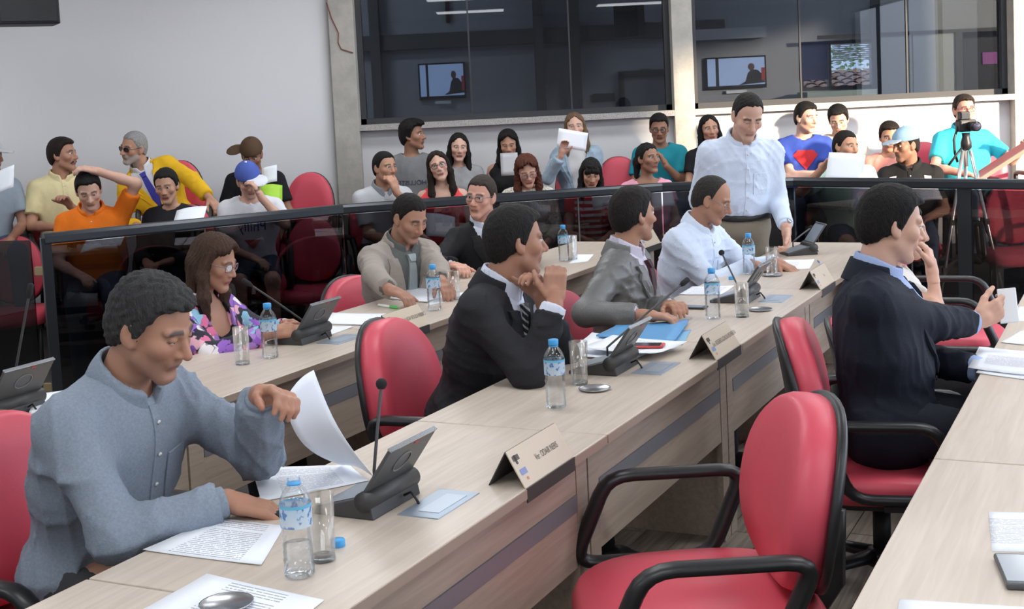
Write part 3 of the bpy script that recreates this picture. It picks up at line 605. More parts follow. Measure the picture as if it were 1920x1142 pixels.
# sheets of paper: unprojected corners on the desk plane
def sheet(c4, label, m_, z=.7508, name='paper_sheet', curl=0, thick=.0012, cat='paper', N=8):
    C4 = [np.array(PZ(x, y, z)) for x, y in c4]; ctr = sum(C4)/4
    e1 = (np.linalg.norm(C4[1]-C4[0])+np.linalg.norm(C4[2]-C4[3]))/2; e2 = (np.linalg.norm(C4[3]-C4[0])+np.linalg.norm(C4[2]-C4[1]))/2
    return surf([[C4[0]*(1-a)*(1-b_)+C4[1]*a*(1-b_)+C4[2]*a*b_+C4[3]*(1-a)*b_+np.array((0, 0, curl*(abs(2*a-1)**3+abs(2*b_-1)**3)*.5*random.uniform(.6, 1))) for a in np.linspace(0, 1, N)] for b_ in np.linspace(0, 1, N)], ctr, e1, e2, label, m_, name, thick, cat)
def surf(rows, ctr, e1, e2, label, m_, name='paper_sheet', thick=.0012, cat='paper'):
    nr, nc = len(rows), len(rows[0]); V = [p-ctr for r_ in rows for p in r_]; n = len(V)
    F = [(i*nc+j, i*nc+j+1, (i+1)*nc+j+1, (i+1)*nc+j) for i in range(nr-1) for j in range(nc-1)]
    me = bpy.data.meshes.new(name); me.from_pydata([tuple(v) for v in V], [], F); uv = me.uv_layers.new(name='UVMap')
    for p_ in me.polygons:
        for li in p_.loop_indices: vi = me.loops[li].vertex_index; uv.data[li].uv = ((vi % nc)/(nc-1)*e1-e1/2, (vi//nc)/(nr-1)*e2-e2/2)
    me.polygons.foreach_set('use_smooth', [True]*len(F)); me.materials.append(m_); o = link(name, me, None, tuple(ctr))
    so = o.modifiers.new('solid', 'SOLIDIFY'); so.thickness = thick; so.offset = 0
    if label: tag(o, label, cat, 'papers on the desks')
    return o
mp_text = papermat('printed_sheet'); mp_form = papermat('printed_form', pitch=.011, y1=.12); mp_blank = papermat('blank_sheet', False); mp_narrow = papermat('printed_narrow', x0=-.06, x1=.09, y0=-.08, y1=.08, pitch=.006)
sheet([(268, 1033), (490, 1062), (533, 988), (405, 972)], 'printed sheet lying left of the open bottle', mp_form, curl=.004)
sheet([(230, 1165), (480, 1225), (608, 1127), (388, 1078)], 'printed sheet under the steel dish at the bottom edge', mp_form, curl=.003)
sheet([(490, 942), (690, 903), (655, 873), (472, 878)], 'printed sheet under the hand holding the pen', mp_text, curl=.004)
# held page, bent from the desk up to the lifted hand
ctrB = [PZ(640, 872, .755), PZ(704, 897, .755)]; topT = [PD(533, 752, 3.10), PD(588, 694, 3.22)]
rows = []
for t in np.linspace(0, 1, 14):
    bow = math.sin(math.pi*t)*.035; rows.append([((ctrB[0]*(1-a)+ctrB[1]*a)*(1-t)+(topT[0]*(1-a)+topT[1]*a)*t)+np.array((-.8, -.3, -.55))*bow*(1-.5*a)+np.array((0, 0, .012*math.sin(math.pi*a))) for a in np.linspace(0, 1, 8)])
ct = (ctrB[0]+topT[1])/2; surf(rows, ct, .21, .297, 'white page lifted by the man in the grey checked shirt', mp_blank)
sheet([(1052, 668), (1188, 678), (1262, 640), (1110, 628)], 'loose white papers under the conference unit of the dark suited man', mp_blank, curl=.012, z=.752)
sheet([(1085, 655), (1225, 668), (1290, 645), (1150, 632)], 'upper white sheet on the pile before the dark suited man', mp_text, curl=.012, z=.772)
o = sheet([(1118, 632), (1262, 645), (1292, 602), (1155, 614)], 'bright blue folder beneath the microphone on the middle row', mat('blue_folder', (.09, .32, .62), .4), z=.760, name='folder', curl=.008, thick=.006, cat='folder')
sheet([(1255, 647), (1280, 647), (1296, 618), (1270, 622)], 'light blue card edge under the folder', mat('blue_card', (.20, .45, .68), .5), z=.7515, name='card', cat='card')
sheet([(1272, 553), (1352, 553), (1378, 536), (1298, 538)], 'printed sheet before the man in the grey suit', mp_text, curl=.003)
sheet([(1412, 507), (1518, 505), (1527, 487), (1420, 488)], 'printed sheet before the seated man in the light blue shirt', mp_form, curl=.002)
sheet([(597, 607), (690, 611), (732, 590), (622, 588)], 'sheet right of the floral woman\'s conference unit', mp_blank, curl=.006)
sheet([(585, 632), (622, 628), (664, 612), (600, 612)], 'sheet tucked behind the floral woman\'s conference unit', mp_blank, curl=.002, z=.7512)
sheet([(728, 561), (800, 568), (862, 546), (770, 541)], 'open booklet before the man in the beige jacket', mp_blank, curl=.008, thick=.004)
sheet([(800, 573), (850, 563), (872, 548), (820, 552)], 'sheet right of the bottle before the beige jacket', mp_blank)
sheet([(1066, 494), (1102, 490), (1113, 477), (1082, 477)], 'sheet at the far end of the left row', mp_blank)
sheet([(55, 775), (95, 770), (120, 735), (70, 742)], 'pile of papers on the left row at the left frame edge', mp_blank, thick=.012, z=.757)
sheet([(1815, 692), (1935, 706), (1940, 662), (1836, 652)], 'printed sheets fanned on the right row before the navy suit', mp_narrow, curl=.006, z=.754)
sheet([(1830, 700), (1950, 716), (1950, 680), (1850, 672)], 'lower sheet of the fan on the right row', mp_blank, curl=.003)
sheet([(1876, 643), (1950, 650), (1950, 615), (1912, 622)], 'sheet under the phone hand on the right row', mp_blank, curl=.004)
sheet([(1895, 602), (1960, 602), (1960, 575), (1908, 575)], 'sheet further along the right row', mp_text)
sheet([(1860, 1034), (1965, 1036), (1950, 962), (1853, 960)], 'printed sheet lying alone on the right row', mp_narrow)
sheet([(1680, 1165), (1955, 1185), (1950, 1140), (1686, 1124)], 'white sheet at the bottom right corner', mp_blank)
# phones, pens
def phone(px, py, rz, label, body, w=.068, l=.135, t=.009, z=.75, scr=(.02, .022, .026)):
    r = thing('phone', label, 'phone', PZ(px, py, z), rz, 'phones on the desks'); bev(MB().box((0, 0, t/2), (w, l, t)).build('case', body, r), .006, 3); MB().box((0, -.0, t+.0003), (w-.008, l-.026, .0008)).build('screen', mat('phone_screen_%.2f' % scr[0], scr, .12), r)
    return r
phone(512, 962, ROWROT, 'black phone beside the pen hand', m_black); phone(1297, 578, ROWROT, 'black phone left of the capped bottle on the middle row', m_black)
phone(1212, 650, ROWROT+.2, 'red and black phone lying on the papers', mat('red_phone', (.6, .06, .07), .4), z=.776)
phone(1918, 1078, -.22, 'large grey phone on the right row', mat('grey_phone', (.09, .095, .1), .4), .085, .17, .014, scr=(.42, .47, .52))
def pen(p0, p1, label, m1, m2, r_=.005):
    p0, p1 = np.array(p0), np.array(p1); r = thing('pen', label, 'pen', tuple(p0), 0); d = p1-p0
    MB().tube([d*0, d*.62], r_, 10).build('barrel', m1, r); MB().tube([d*.62, d*.93, d], [r_*1.12, r_*1.1, r_*.5], 10).build('cap', m2, r)
pen(PZ(710, 572, .757), PZ(746, 577, .757), 'white highlighter with a green cap on the left row', mat('pen_white', (.8, .82, .8), .4), mat('pen_green', (.12, .62, .15), .4), .007)
pen(PZ(1533, 489, .754), PZ(1541, 496, .754), 'small blue pen near the far name plate', mat('pen_blue', (.08, .16, .5), .4), mat('pen_clear', (.6, .65, .72), .3), .004)
# loudspeaker on the left wall
sp = PD(48, 20, 9.0); r = thing('loudspeaker', 'black loudspeaker mounted high on the left white wall', 'speaker', (sp[0], sp[1], sp[2]-.1), .5)
bev(MB().box((0, 0, .2), (.4, .26, .4)).build('cabinet', MATS['speaker_black'], r), .01); MB().box((0, -.135, .2), (.36, .012, .36)).build('grille', MATS['grille'], r); MB().tube([(0, .12, .2), (0, .55, .2)], .02, 8).build('wall_bracket', m_black, r)
# tripod with camera, tilted red board
tb = PD(1815, 520, 9.75); tx, ty = PD(1812, 300, 9.75)[:2]
r = thing('tripod', 'silver camera tripod standing behind the rail', 'tripod', (tx, ty, 0)); m_al = mat('aluminium', (.62, .63, .65), .3, .7)
hz = PD(1812, 282, 9.75)[2]
for a in (1.35, 3.5, 5.6):
    lg = MB().tube([(.03*math.cos(a), .03*math.sin(a), hz), (.28*math.cos(a), .28*math.sin(a), .0)], [.015, .011], 8).build('leg', m_al, r)
    for q in (.45, .75): p_ = np.array((.03*math.cos(a), .03*math.sin(a), hz))*(1-q)+np.array((.28*math.cos(a), .28*math.sin(a), 0))*q; MB().box(p_, (.035, .035, .04)).build('leg_clamp', m_black, lg)
MB().tube([(0, 0, hz-.12), (0, 0, hz+.12)], .014, 8).build('centre_column', m_al, r); MB().lathe([(.02, 0), (.04, .02), (.04, .06), (.028, .1), (.03, .13)], c=(0, 0, hz), n=14).build('head', m_black, r); MB().tube([(0, 0, hz+.06), (-.15, -.05, hz-.10)], .009, 8).build('pan_handle', m_black, r)
r = thing('camera', 'black video camera mounted on the silver tripod', 'camera', (tx, ty, hz+.135), .12)
bev(MB().box((0, 0, .05), (.13, .09, .09)).build('body', m_black, r), .012, 3); ln_ = MB(); ln_.tube([(0.02, -.045, .045), (.02, -.10, .045), (.02, -.13, .045)], [.036, .036, .038], 18); o = ln_.build('lens', mat('lens_black', (.02, .02, .022), .25), r); MB().tube([(.02, -.131, .045), (.02, -.133, .045)], .028, 16).build('lens_glass', mat('lens_glass', (.05, .05, .08), .05), o)
bev(MB().box((-.01, .01, .125), (.075, .06, .06)).build('flash_housing', m_black, r), .008); MB().box((-.01, -.022, .125), (.06, .004, .04)).build('flash_window', mat('flash_dark', (.04, .05, .06), .15), r); MB().tube([(-.06, 0, .05), (-.09, .01, -.05), (-.08, .02, -.15), (-.06, .02, -.22)], .005, 6, 2.0).build('strap', m_black, r)
a, c = PD(1838, 336, 9.6), PD(1925, 280, 9.45)
bd = MB(); u = (c-a)/np.linalg.norm(c-a); fwd = np.array((.25, .95, .25)); fwd = fwd-u*(fwd@u); fwd /= np.linalg.norm(fwd); nn = np.cross(u, fwd); L = np.linalg.norm(c-a)+.3
r = thing('reading_board', 'tilted red reading board with pale edge at the right frame edge', 'board', tuple(a))
R = np.column_stack([u, fwd, nn]); MB().box(u*L/2+fwd*.08, (L, .16, .018), R).build('panel', mat('board_red', (.50, .16, .15), .5), r); MB().box(u*L/2-fwd*.008, (L, .016, .028), R).build('edge_strip', mat('board_edge', (.55, .42, .33), .5), r)
MB().tube([u*L*.6+fwd*.2, np.array((u[0]*L*.6+fwd[0]*.2, u[1]*L*.6+fwd[1]*.2, -a[2]))], .02, 8).build('stand', m_arm, r)
# ------------------------------------------------------------------ implicit-surface figures
A = np.array
def nrm(v): v = A(v, float); return v/(np.linalg.norm(v)+1e-12)
def azv(az): a = math.radians(az); return A([math.sin(a), math.cos(a), 0.]), A([math.cos(a), -math.sin(a), 0.])
def rotv(v, ax, deg):
    return A(Matrix.Rotation(math.radians(deg), 3, Vector(ax))@Vector(v))
class Prim:
    def __init__(s, kind, a, b, r1, r2=None, Mx=None):
        s.k, s.a, s.b, s.r1, s.r2, s.M = kind, A(a, float), None if b is None else A(b, float), r1, r2, Mx
        if kind == 'c':
            rr = max(r1, r2); s.lo = np.minimum(s.a, s.b)-rr; s.hi = np.maximum(s.a, s.b)+rr
        else:
            rr = max(r1); ext = np.sqrt(((A(Mx).T*A(r1)[None, :])**2).sum(1)); s.lo = s.a-ext; s.hi = s.a+ext
    def d(s, X, Y, Z, e=0.):
        x, y, z = X-s.a[0], Y-s.a[1], Z-s.a[2]
        if s.k == 'c':
            ba = s.b-s.a; h = np.clip((x*ba[0]+y*ba[1]+z*ba[2])/(ba@ba+1e-12), 0, 1)
            return np.sqrt((x-h*ba[0])**2+(y-h*ba[1])**2+(z-h*ba[2])**2)-(s.r1+(s.r2-s.r1)*h)-e
        r = A(s.r1)+e; m = s.M
        u, v, w_ = x*m[0][0]+y*m[0][1]+z*m[0][2], x*m[1][0]+y*m[1][1]+z*m[1][2], x*m[2][0]+y*m[2][1]+z*m[2][2]
        k0 = np.sqrt((u/r[0])**2+(v/r[1])**2+(w_/r[2])**2); k1 = np.sqrt((u/r[0]**2)**2+(v/r[1]**2)**2+(w_/r[2]**2)**2)+1e-9
        return k0*(k0-1)/k1
def cap(a, b, r1, r2=None): return Prim('c', a, b, r1, r1 if r2 is None else r2)
def ell(c, M3, r): return Prim('e', c, None, tuple(r), None, [list(map(float, q)) for q in M3])
def smin(a, b, k):
    h = np.maximum(k-np.abs(a-b), 0)/k; return np.minimum(a, b)-h*h*k*.25
def smax(a, b, k): return -smin(-a, -b, k)
FAR = .07
def evalf(ops, X, Y, Z, axes=None):
    """ops: ('u'|'s', prim, k, inflate) or ('f', func). axes given: dense grid, culled by boxes"""
    if axes is not None: D = np.full((len(axes[0]), len(axes[1]), len(axes[2])), FAR, np.float32)
    else: D = np.full(X.shape, FAR)
    for op in ops:
        if op[0] == 'f': D = op[1](X, Y, Z, D); continue
        if op[0] == 'g':
            if axes is None: D = smin(D, evalf(op[1], X, Y, Z), op[2]); continue
            lo, hi = bounds(op[1]); sl = [slice(int(np.searchsorted(axes[i], lo[i]-.03)), int(np.searchsorted(axes[i], hi[i]+.03))) for i in range(3)]
            if any(q.stop <= q.start for q in sl): continue
            t = tuple(sl); D[t] = smin(D[t], evalf(op[1], X[sl[0]], Y[:, sl[1]], Z[:, :, sl[2]], tuple(axes[i][sl[i]] for i in range(3))), op[2]); continue
        _, p, k, e = op
        if axes is not None:
            sl = []
            for i in range(3):
                i0 = int(np.searchsorted(axes[i], p.lo[i]-e-.06)); i1 = int(np.searchsorted(axes[i], p.hi[i]+e+.06)); sl.append(slice(i0, i1))
            if any(q.stop <= q.start for q in sl): continue
            t = tuple(sl); dd = p.d(X[sl[0]], Y[:, sl[1]], Z[:, :, sl[2]], e); D[t] = smin(D[t], dd, k) if op[0] == 'u' else smax(D[t], -dd, k)
        else:
            dd = p.d(X, Y, Z, e); D = smin(D, dd, k) if op[0] == 'u' else smax(D, -dd, k)
    return D
def nets(D, xs, ys, zs):
    S = D < 0; nx, ny, nz = D.shape
    c = np.zeros((nx-1, ny-1, nz-1), np.uint8)
    for i in (0, 1):
        for j in (0, 1):
            for k in (0, 1): c += S[i:nx-1+i, j:ny-1+j, k:nz-1+k]
    act = (c > 0) & (c < 8); idx = np.full(act.shape, -1, np.int32); I = np.argwhere(act); n = len(I)
    if n == 0: return np.zeros((0, 3)), np.zeros((0, 4), int)
    idx[act] = np.arange(n); i, j, k = I.T
    acc = np.zeros((n, 3)); cnt = np.zeros(n); cor = [(a, b, c_) for a in (0, 1) for b in (0, 1) for c_ in (0, 1)]
    V = {q: D[i+q[0], j+q[1], k+q[2]] for q in cor}
    for q in cor:
        for ax in range(3):
            if q[ax]: continue
            q2 = list(q); q2[ax] = 1; q2 = tuple(q2); a, b = V[q], V[q2]; m = (a < 0) != (b < 0)
            t = np.where(m, a/(a-b+1e-12), 0); p = np.zeros((n, 3)); p[:] = q; p[:, ax] = t
            acc += p*m[:, None]; cnt += m
    f = acc/cnt[:, None]
    P_ = np.stack([xs[i]+f[:, 0]*(xs[np.minimum(i+1, nx-1)]-xs[i]), ys[j]+f[:, 1]*(ys[np.minimum(j+1, ny-1)]-ys[j]), zs[k]+f[:, 2]*(zs[np.minimum(k+1, nz-1)]-zs[k])], 1)
    F = []
    for ax in range(3):
        sl0 = [slice(None)]*3; sl1 = [slice(None)]*3; sl0[ax] = slice(0, -1); sl1[ax] = slice(1, None)
        ch = S[tuple(sl0)] != S[tuple(sl1)]; E = np.argwhere(ch); o1, o2 = [q for q in range(3) if q != ax]
        ok = (E[:, o1] > 0) & (E[:, o2] > 0) & (E[:, o1] < D.shape[o1]-1) & (E[:, o2] < D.shape[o2]-1); E = E[ok]
        def at(d1, d2):
            e = E.copy(); e[:, o1] += d1; e[:, o2] += d2; return idx[e[:, 0], e[:, 1], e[:, 2]]
        q = np.stack([at(-1, -1), at(0, -1), at(0, 0), at(-1, 0)], 1); ins = S[E[:, 0], E[:, 1], E[:, 2]]
        fl = ins if ax != 1 else ~ins
        q[~fl] = q[~fl][:, ::-1]; F.append(q)
    return P_, np.concatenate(F)
def grid_mesh(ops, lo, hi, h):
    xs, ys, zs = [np.arange(lo[i], hi[i]+h, h) for i in range(3)]
    D = evalf(ops, xs[:, None, None], ys[None, :, None], zs[None, None, :], (xs, ys, zs)); return nets(D, xs, ys, zs)
def bounds(ops):
    U = [o for o in ops if o[0] == 'u']; lo = [o[1].lo-o[3] for o in U]; hi = [o[1].hi+o[3] for o in U]
    for o in ops:
        if o[0] == 'g': a, b = bounds(o[1]); lo.append(a); hi.append(b)
    return np.min(lo, 0)-.03, np.max(hi, 0)+.03
def to_obj(name, P_, F, m, parent, loc, colfn=None):
    me = bpy.data.meshes.new(name); nf = len(F)
    P_ = P_-A(loc); me.vertices.add(len(P_)); me.vertices.foreach_set('co', P_.astype(np.float32).ravel())
    me.loops.add(nf*4); me.loops.foreach_set('vertex_index', F.astype(np.int32).ravel()); me.polygons.add(nf); me.polygons.foreach_set('loop_start', np.arange(nf, dtype=np.int32)*4)
    me.polygons.foreach_set('use_smooth', np.ones(nf, bool)); me.update(calc_edges=True); me.validate()
    if colfn is not None:
        at = me.color_attributes.new('Col', 'FLOAT_COLOR', 'POINT'); c = np.ones((len(P_), 4), np.float32); c[:, :3] = colfn(P_+A(loc)); at.data.foreach_set('color', c.ravel())
    me.materials.append(m); return link(name, me, parent)
def skinmat():
    m, n, l, b = _prin('skin'); at = n.new('ShaderNodeAttribute'); at.attribute_name = 'Col'; l.new(at.outputs['Color'], b.inputs['Base Color']); b.inputs['Roughness'].default_value = .5; b.inputs['Specular IOR Level'].default_value = .35
    tc = n.new('ShaderNodeTexCoord'); nz = n.new('ShaderNodeTexNoise'); nz.inputs['Scale'].default_value = 220; l.new(tc.outputs['Object'], nz.inputs[0]); bp = n.new('ShaderNodeBump'); bp.inputs['Strength'].default_value = .05; bp.inputs['Distance'].default_value = .004; l.new(nz.outputs[0], bp.inputs['Height']); l.new(bp.outputs[0], b.inputs['Normal']); return m
m_skin = skinmat()
def cloth(name, col, rough=.85, bump=.15, bscale=160, var=.05, spec=.25): return mat('cloth_'+name, col, rough, 0, bump, bscale, var, 14, spec)
def hairmat(name, col):
    key = 'hair_'+name
    if key in MATS: return MATS[key]
    m = mat(key, tuple(c*.8 for c in col), .62, bump=.7, bscale=110, var=.35, vscale=90, spec=.24, stretch=(2.6, 2.6, .6)); return m
m_eye = mat('eye_white', (.72, .70, .68), .25); m_iris = mat('iris', (.03, .018, .012), .15)
def ik(S, T, l1, l2, pole):
    d = T-S; L = np.linalg.norm(d); mx = (l1+l2)*.995
    if L > mx: T = S+d/L*mx; d = T-S; L = mx
    L = max(L, abs(l1-l2)+.02); u = d/np.linalg.norm(d); a = (l1*l1-l2*l2+L*L)/(2*L); h = math.sqrt(max(l1*l1-a*a, 0)); p = A(pole, float)-u*(u@A(pole, float)); p = nrm(p)
    return S+u*a+p*h, S+u*L
def wrinkle(amp, seed=0, f=1.0):
    rs = np.random.RandomState(seed); ks = [(nrm(rs.normal(size=3)*A((1, 1, .75)))*rs.uniform(26, 62)*f, nrm(rs.normal(size=3))*rs.uniform(14, 26)*f, rs.uniform(0, 6), rs.uniform(1.0, 2.0)) for _ in range(5)]
    def fn(X, Y, Z, D):
        near = np.abs(D) < .03
        if D.ndim == 3: ii = np.nonzero(near); x, y, z = X[ii[0], 0, 0], Y[0, ii[1], 0], Z[0, 0, ii[2]]
        else: ii = near; x, y, z = X[ii], Y[ii], Z[ii]
        t = 0
        for a, b, ph, wr in ks:
            q = b[0]*x+b[1]*y+b[2]*z+ph*2; t = t+(1-np.abs(np.sin(a[0]*x+a[1]*y+a[2]*z+ph+wr*np.sin(q))))**3*np.clip(np.sin(q*.7+ph)+.5, 0, 1.5)
        D = D.copy(); D[ii] = D[ii]+amp*(.45-.62*t); return D
    return ('f', fn)
def hand_prims(Wr, hd, pn, side, curl, thumb=.5, s=1.0, spread=.0):
    """wrist, finger direction, palm normal, side = +1 when thumb lies along +cross(hd,pn)"""
    hd = nrm(hd); pn = nrm(A(pn)-hd*(hd@A(pn))); sd = np.cross(hd, pn)*side       # towards the thumb
    pr = [cap(Wr-hd*.01, Wr+hd*.03, .027*s, .026*s)]
    for q in (-.026, -.009, .009, .026): pr.append(cap(Wr+hd*.02+sd*q*.75*s, Wr+hd*.082*s+sd*q*s, .0155*s, .0125*s))
    tips = []
    for q, L in ((.028, .066), (.0095, .076), (-.0095, .071), (-.027, .056)):
        p = Wr+hd*.085*s+sd*q*s; cur = nrm(hd+sd*q*spread*8); ang = [28, 48, 34]
        for seg, (fr, r_) in enumerate(((.45, .0092), (.32, .0083), (.26, .0073))):
            cur = rotv(cur, np.cross(cur, pn), ang[seg]*curl*2); nx = p+cur*L*fr*1.12*s; pr.append(cap(p, nx, r_*s, r_*.92*s)); p = nx
        tips.append(p)
    p = Wr+hd*.025*s+sd*.026*s; d1 = nrm(hd*.72+sd*(.75-.4*thumb)+pn*.35*thumb*1.6); a = p+d1*.045*s; pr.append(cap(p, a, .015*s, .0115*s)); d2 = nrm(d1+hd*.3-sd*.35*thumb+pn*.3*curl); b = a+d2*.032*s; pr.append(cap(a, b, .0105*s, .0095*s)); d3 = nrm(d2+pn*.25*curl+hd*.2); pr.append(cap(b, b+d3*.024*s, .0092*s, .0078*s))
    return pr, tips
SKIN = {'tan': (.50, .275, .185), 'light': (.64, .39, .295), 'pink': (.66, .36, .27), 'brown': (.34, .175, .115), 'dark': (.20, .105, .072), 'mid': (.43, .225, .15)}
def person(label, hp, D, az, head=(None, 15, 0), lean=5, side=0, skin='tan', H=1.0, fem=False, fat=1.0, stand=False, floor=0., L=None, R=None, top=None, bottom=None, hair=None, glasses=None, extra=None,
           res=1.0, crane=0, cap_=None, brow=True, lids=.5, shoes=(.02, .02, .022), legs=None, stub=0., beard=None, headw=None, sit=.43):
    """hp: head-centre pixel in the photo, D: its distance into the room"""
    f, r = azv(az); up = A([0, 0, 1.])
    hc = A(PD(hp[0], hp[1], D)) if headw is None else A(headw)
    haz = az if head[0] is None else head[0]; hf, hr = azv(haz); hf = rotv(hf, hr, -head[1]); hu = np.cross(hr, hf)
    hr2 = rotv(hr, hf, head[2]); hu = rotv(hu, hf, head[2]); hr = hr2
    tu = rotv(rotv(up, r, -lean), f, side); tf = nrm(f-tu*(f@tu)); tr = np.cross(tf, tu)      # torso frame
    nd = nrm(tu*.75+hu*.4+hf*.10-hf*0+f*.18)
    nb = hc-hu*.045*H+hf*(-.012)*H-nd*.138*H                                                 # base of the neck
    pel = nb-tu*.485*H
    SW = (.176 if not fem else .155)*H*(.93+.07*fat)
    T3 = [tr, tf, tu]; W_ = fat*H; wf = .9 if fem else 1.0
    # torso prims
    mid = pel+tu*.19*H
    tor = [ell(pel+tu*.02, T3, (.168*W_*(1.02 if fem else .97), .118*W_, .13*H)), ell(mid+tf*.005*fat, T3, (.148*W_*wf, .108*W_*(1.0 if fat < 1.08 else 1.12), .16*H)), ell(pel+tu*.345*H, T3, (.162*W_*wf, .112*W_, .165*H))]
    shL, shR = nb-tu*.055*H-tr*SW, nb-tu*.055*H+tr*SW
    tor += [cap((shL if q < 0 else shR)-tr*q*.026*H-tu*.04*H, pel+tu*.27*H+tr*q*.105*W_*wf, .058*wf*H, .075*W_*wf) for q in (-1, 1)]
    if fem: tor += [ell(pel+tu*.31*H+tf*.085*W_+tr*.068*q, T3, (.055*W_, .045*W_, .052*W_)) for q in (-1, 1)]
    sho = [cap(shL+tr*.012, nb-tu*.055*H-tr*.05, .049*wf*H, .06*H), cap(shR-tr*.012, nb-tu*.055*H+tr*.05, .049*wf*H, .06*H), cap(nb-tu*.02-tr*.02, shL*.55+nb*.45-tu*.005, .05*wf*H, .045*wf*H), cap(nb-tu*.02+tr*.02, shR*.55+nb*.45-tu*.005, .05*wf*H, .045*wf*H)]
    # arms
    ua, fa = .285*H, .25*H; ar = (.044 if not fem else .037)*H*(.75+.25*fat)
    def loc2w(t):
        if t[0] == 'p': return A(PD(t[1], t[2], t[3]))
        if t[0] == 'z': return A(PZ(t[1], t[2], t[3]))
        if t[0] == 'w': return A(t[1:4], float)
        return pel+tr*t[0]+tf*t[1]+tu*t[2]
    arms = {}; handp = []; tips = {}
    for nm_, sg, S, spec in (('L', -1, shL, L), ('R', 1, shR, R)):
        spec = spec or {}; tg = spec.get('to', (sg*.10, .30, .10)); Tw = loc2w(tg)
        pole = spec.get('pole', (sg*.55, -.35, -.75)); pw = tr*pole[0]+tf*pole[1]+up*pole[2]
        E_, Wr = ik(S, Tw, ua, fa, pw); fd = nrm(Wr-E_)
        hd = spec.get('dir'); hd = fd if hd is None else nrm(tr*hd[0]+tf*hd[1]+up*hd[2]); hd = nrm(hd*.8+fd*.2)
        pn = spec.get('palm', (0, 0, -1)); pn = tr*pn[0]+tf*pn[1]+up*pn[2]; pn = pn-hd*(hd@pn)
        if np.linalg.norm(pn) < .1: pn = np.cross(hd, tr)
        pr, tp_ = hand_prims(Wr+hd*.012, hd, nrm(pn), sg*1.0, spec.get('curl', .35), spec.get('thumb', .5), H*(.92 if fem else 1.02))
        arms[nm_] = (S, E_, Wr, fd, hd, pr); tips[nm_] = tp_
    # legs
    hipL, hipR = pel-tr*.09*H, pel+tr*.09*H; lg = {}
    th, sh = .42*H, .41*H
    for nm_, sg, Hp in (('L', -1, hipL), ('R', 1, hipR)):
        if stand:
            An = A([Hp[0], Hp[1], floor+.09])+r*sg*.02; Kn = (Hp+An)/2+f*.02
        else:
            sp = (legs or {}).get(nm_, (.06, 0)); kd = nrm(f+r*sg*sp[0]); Kn = Hp+kd*th+up*(-.02); 
            Kn[2] = max(floor+.30, min(Kn[2], floor+.56)); An = Kn+f*(.02+sp[1])*1.0; An[2] = floor+.085
        lg[nm_] = (Hp, Kn, An)
    tr_ = (.078 if not fem else .076)*H*(.75+.25*fat)
    legp = []; shoep = []
    for nm_ in 'LR':
        Hp, Kn, An = lg[nm_]; legp += [cap(Hp+tu*.01, Kn, tr_, .054*H), cap(Kn, An, .052*H, .036*H)]
        shoep += [cap(An+up*(-.045)-f*.05, An+up*(-.05)+f*.07, .036, .04), cap(An+up*(-.05)+f*.07, An+up*(-.058)+f*.15, .04, .026)]
    # head prims
    h = H*(.97 if fem else 1.0); H3 = [hr, hf, hu]
    def hp_(x, y, z): return hc+(hr*x+hf*y+hu*z)*h
    jw = .9 if fem else 1.0
    hd_ops = [('u', ell(hp_(0, -.014, .032), H3, (.074*h, .095*h, .086*h)), .02, 0), ('u', ell(hp_(0, .022, -.03), H3, (.060*h*jw, .070*h, .082*h)), .03, 0),
              ('u', cap(hp_(-.048*jw, .012, -.062), hp_(-.012, .068, -.096), .017*h, .017*h), .025, 0), ('u', cap(hp_(.048*jw, .012, -.062), hp_(.012, .068, -.096), .017*h, .017*h), .025, 0), ('u', cap(hp_(-.01, .072, -.098), hp_(.01, .072, -.098), .016*h), .02, 0),
              ('u', ell(hp_(-.042, .058, -.018), H3, (.024*h, .024*h, .022*h)), .02, 0), ('u', ell(hp_(.042, .058, -.018), H3, (.024*h, .024*h, .022*h)), .02, 0),
              ('s', ell(hp_(-.031, .096, .010), H3, (.019*h, .017*h, .013*h)), .014, 0), ('s', ell(hp_(.031, .096, .010), H3, (.019*h, .017*h, .013*h)), .014, 0),
              ('u', cap(hp_(-.045, .070, .026), hp_(-.012, .083, .025), .0085*h), .012, 0), ('u', cap(hp_(.045, .070, .026), hp_(.012, .083, .025), .0085*h), .012, 0),
              ('u', cap(hp_(0, .084, .016), hp_(0, .106 if fem else .111, -.024), .0075*h, .0108*h if fem else .0122*h), .012, 0), ('u', ell(hp_(-.0125, .094, -.029), H3, (.0095*h, .012*h, .008*h)), .008, 0), ('u', ell(hp_(.0125, .094, -.029), H3, (.0095*h, .012*h, .008*h)), .008, 0),
              ('u', ell(hp_(0, .082, -.052), H3, (.028*h, .012*h, .018*h)), .015, 0), ('u', cap(hp_(-.018, .0855, -.0585), hp_(.018, .0855, -.0585), .0052*h), .006, 0), ('u', cap(hp_(-.015, .084, -.070), hp_(.015, .084, -.070), .0062*h), .006, 0),
              ('s', cap(hp_(-.023, .094, -.0640), hp_(.023, .094, -.0640), .0028*h), .004, 0), ('s', cap(hp_(-.02, .094, -.081), hp_(.02, .094, -.081), .006*h), .012, 0)]
    for q in (-1, 1):
        E3 = [nrm(hr*1+hf*.35*q), nrm(hf-hr*.35*q), hu]
        hd_ops += [('u', ell(hp_(.076*q, -.008, -.004), E3, (.010*h, .021*h, .033*h)), .008, 0), ('u', ell(hp_(.072*q, .0, -.030), E3, (.010*h, .012*h, .012*h)), .008, 0), ('s', ell(hp_(.088*q, -.004, .002), E3, (.008*h, .011*h, .019*h)), .006, 0)]
        ec = hp_(.031*q, .0735, .010); lo_ = (1-lids)*.010-.006     # lid edge height: lids .5 open, 1 shut
        lidc = ell(ec, H3, (.0142*h, .0142*h, .0142*h))
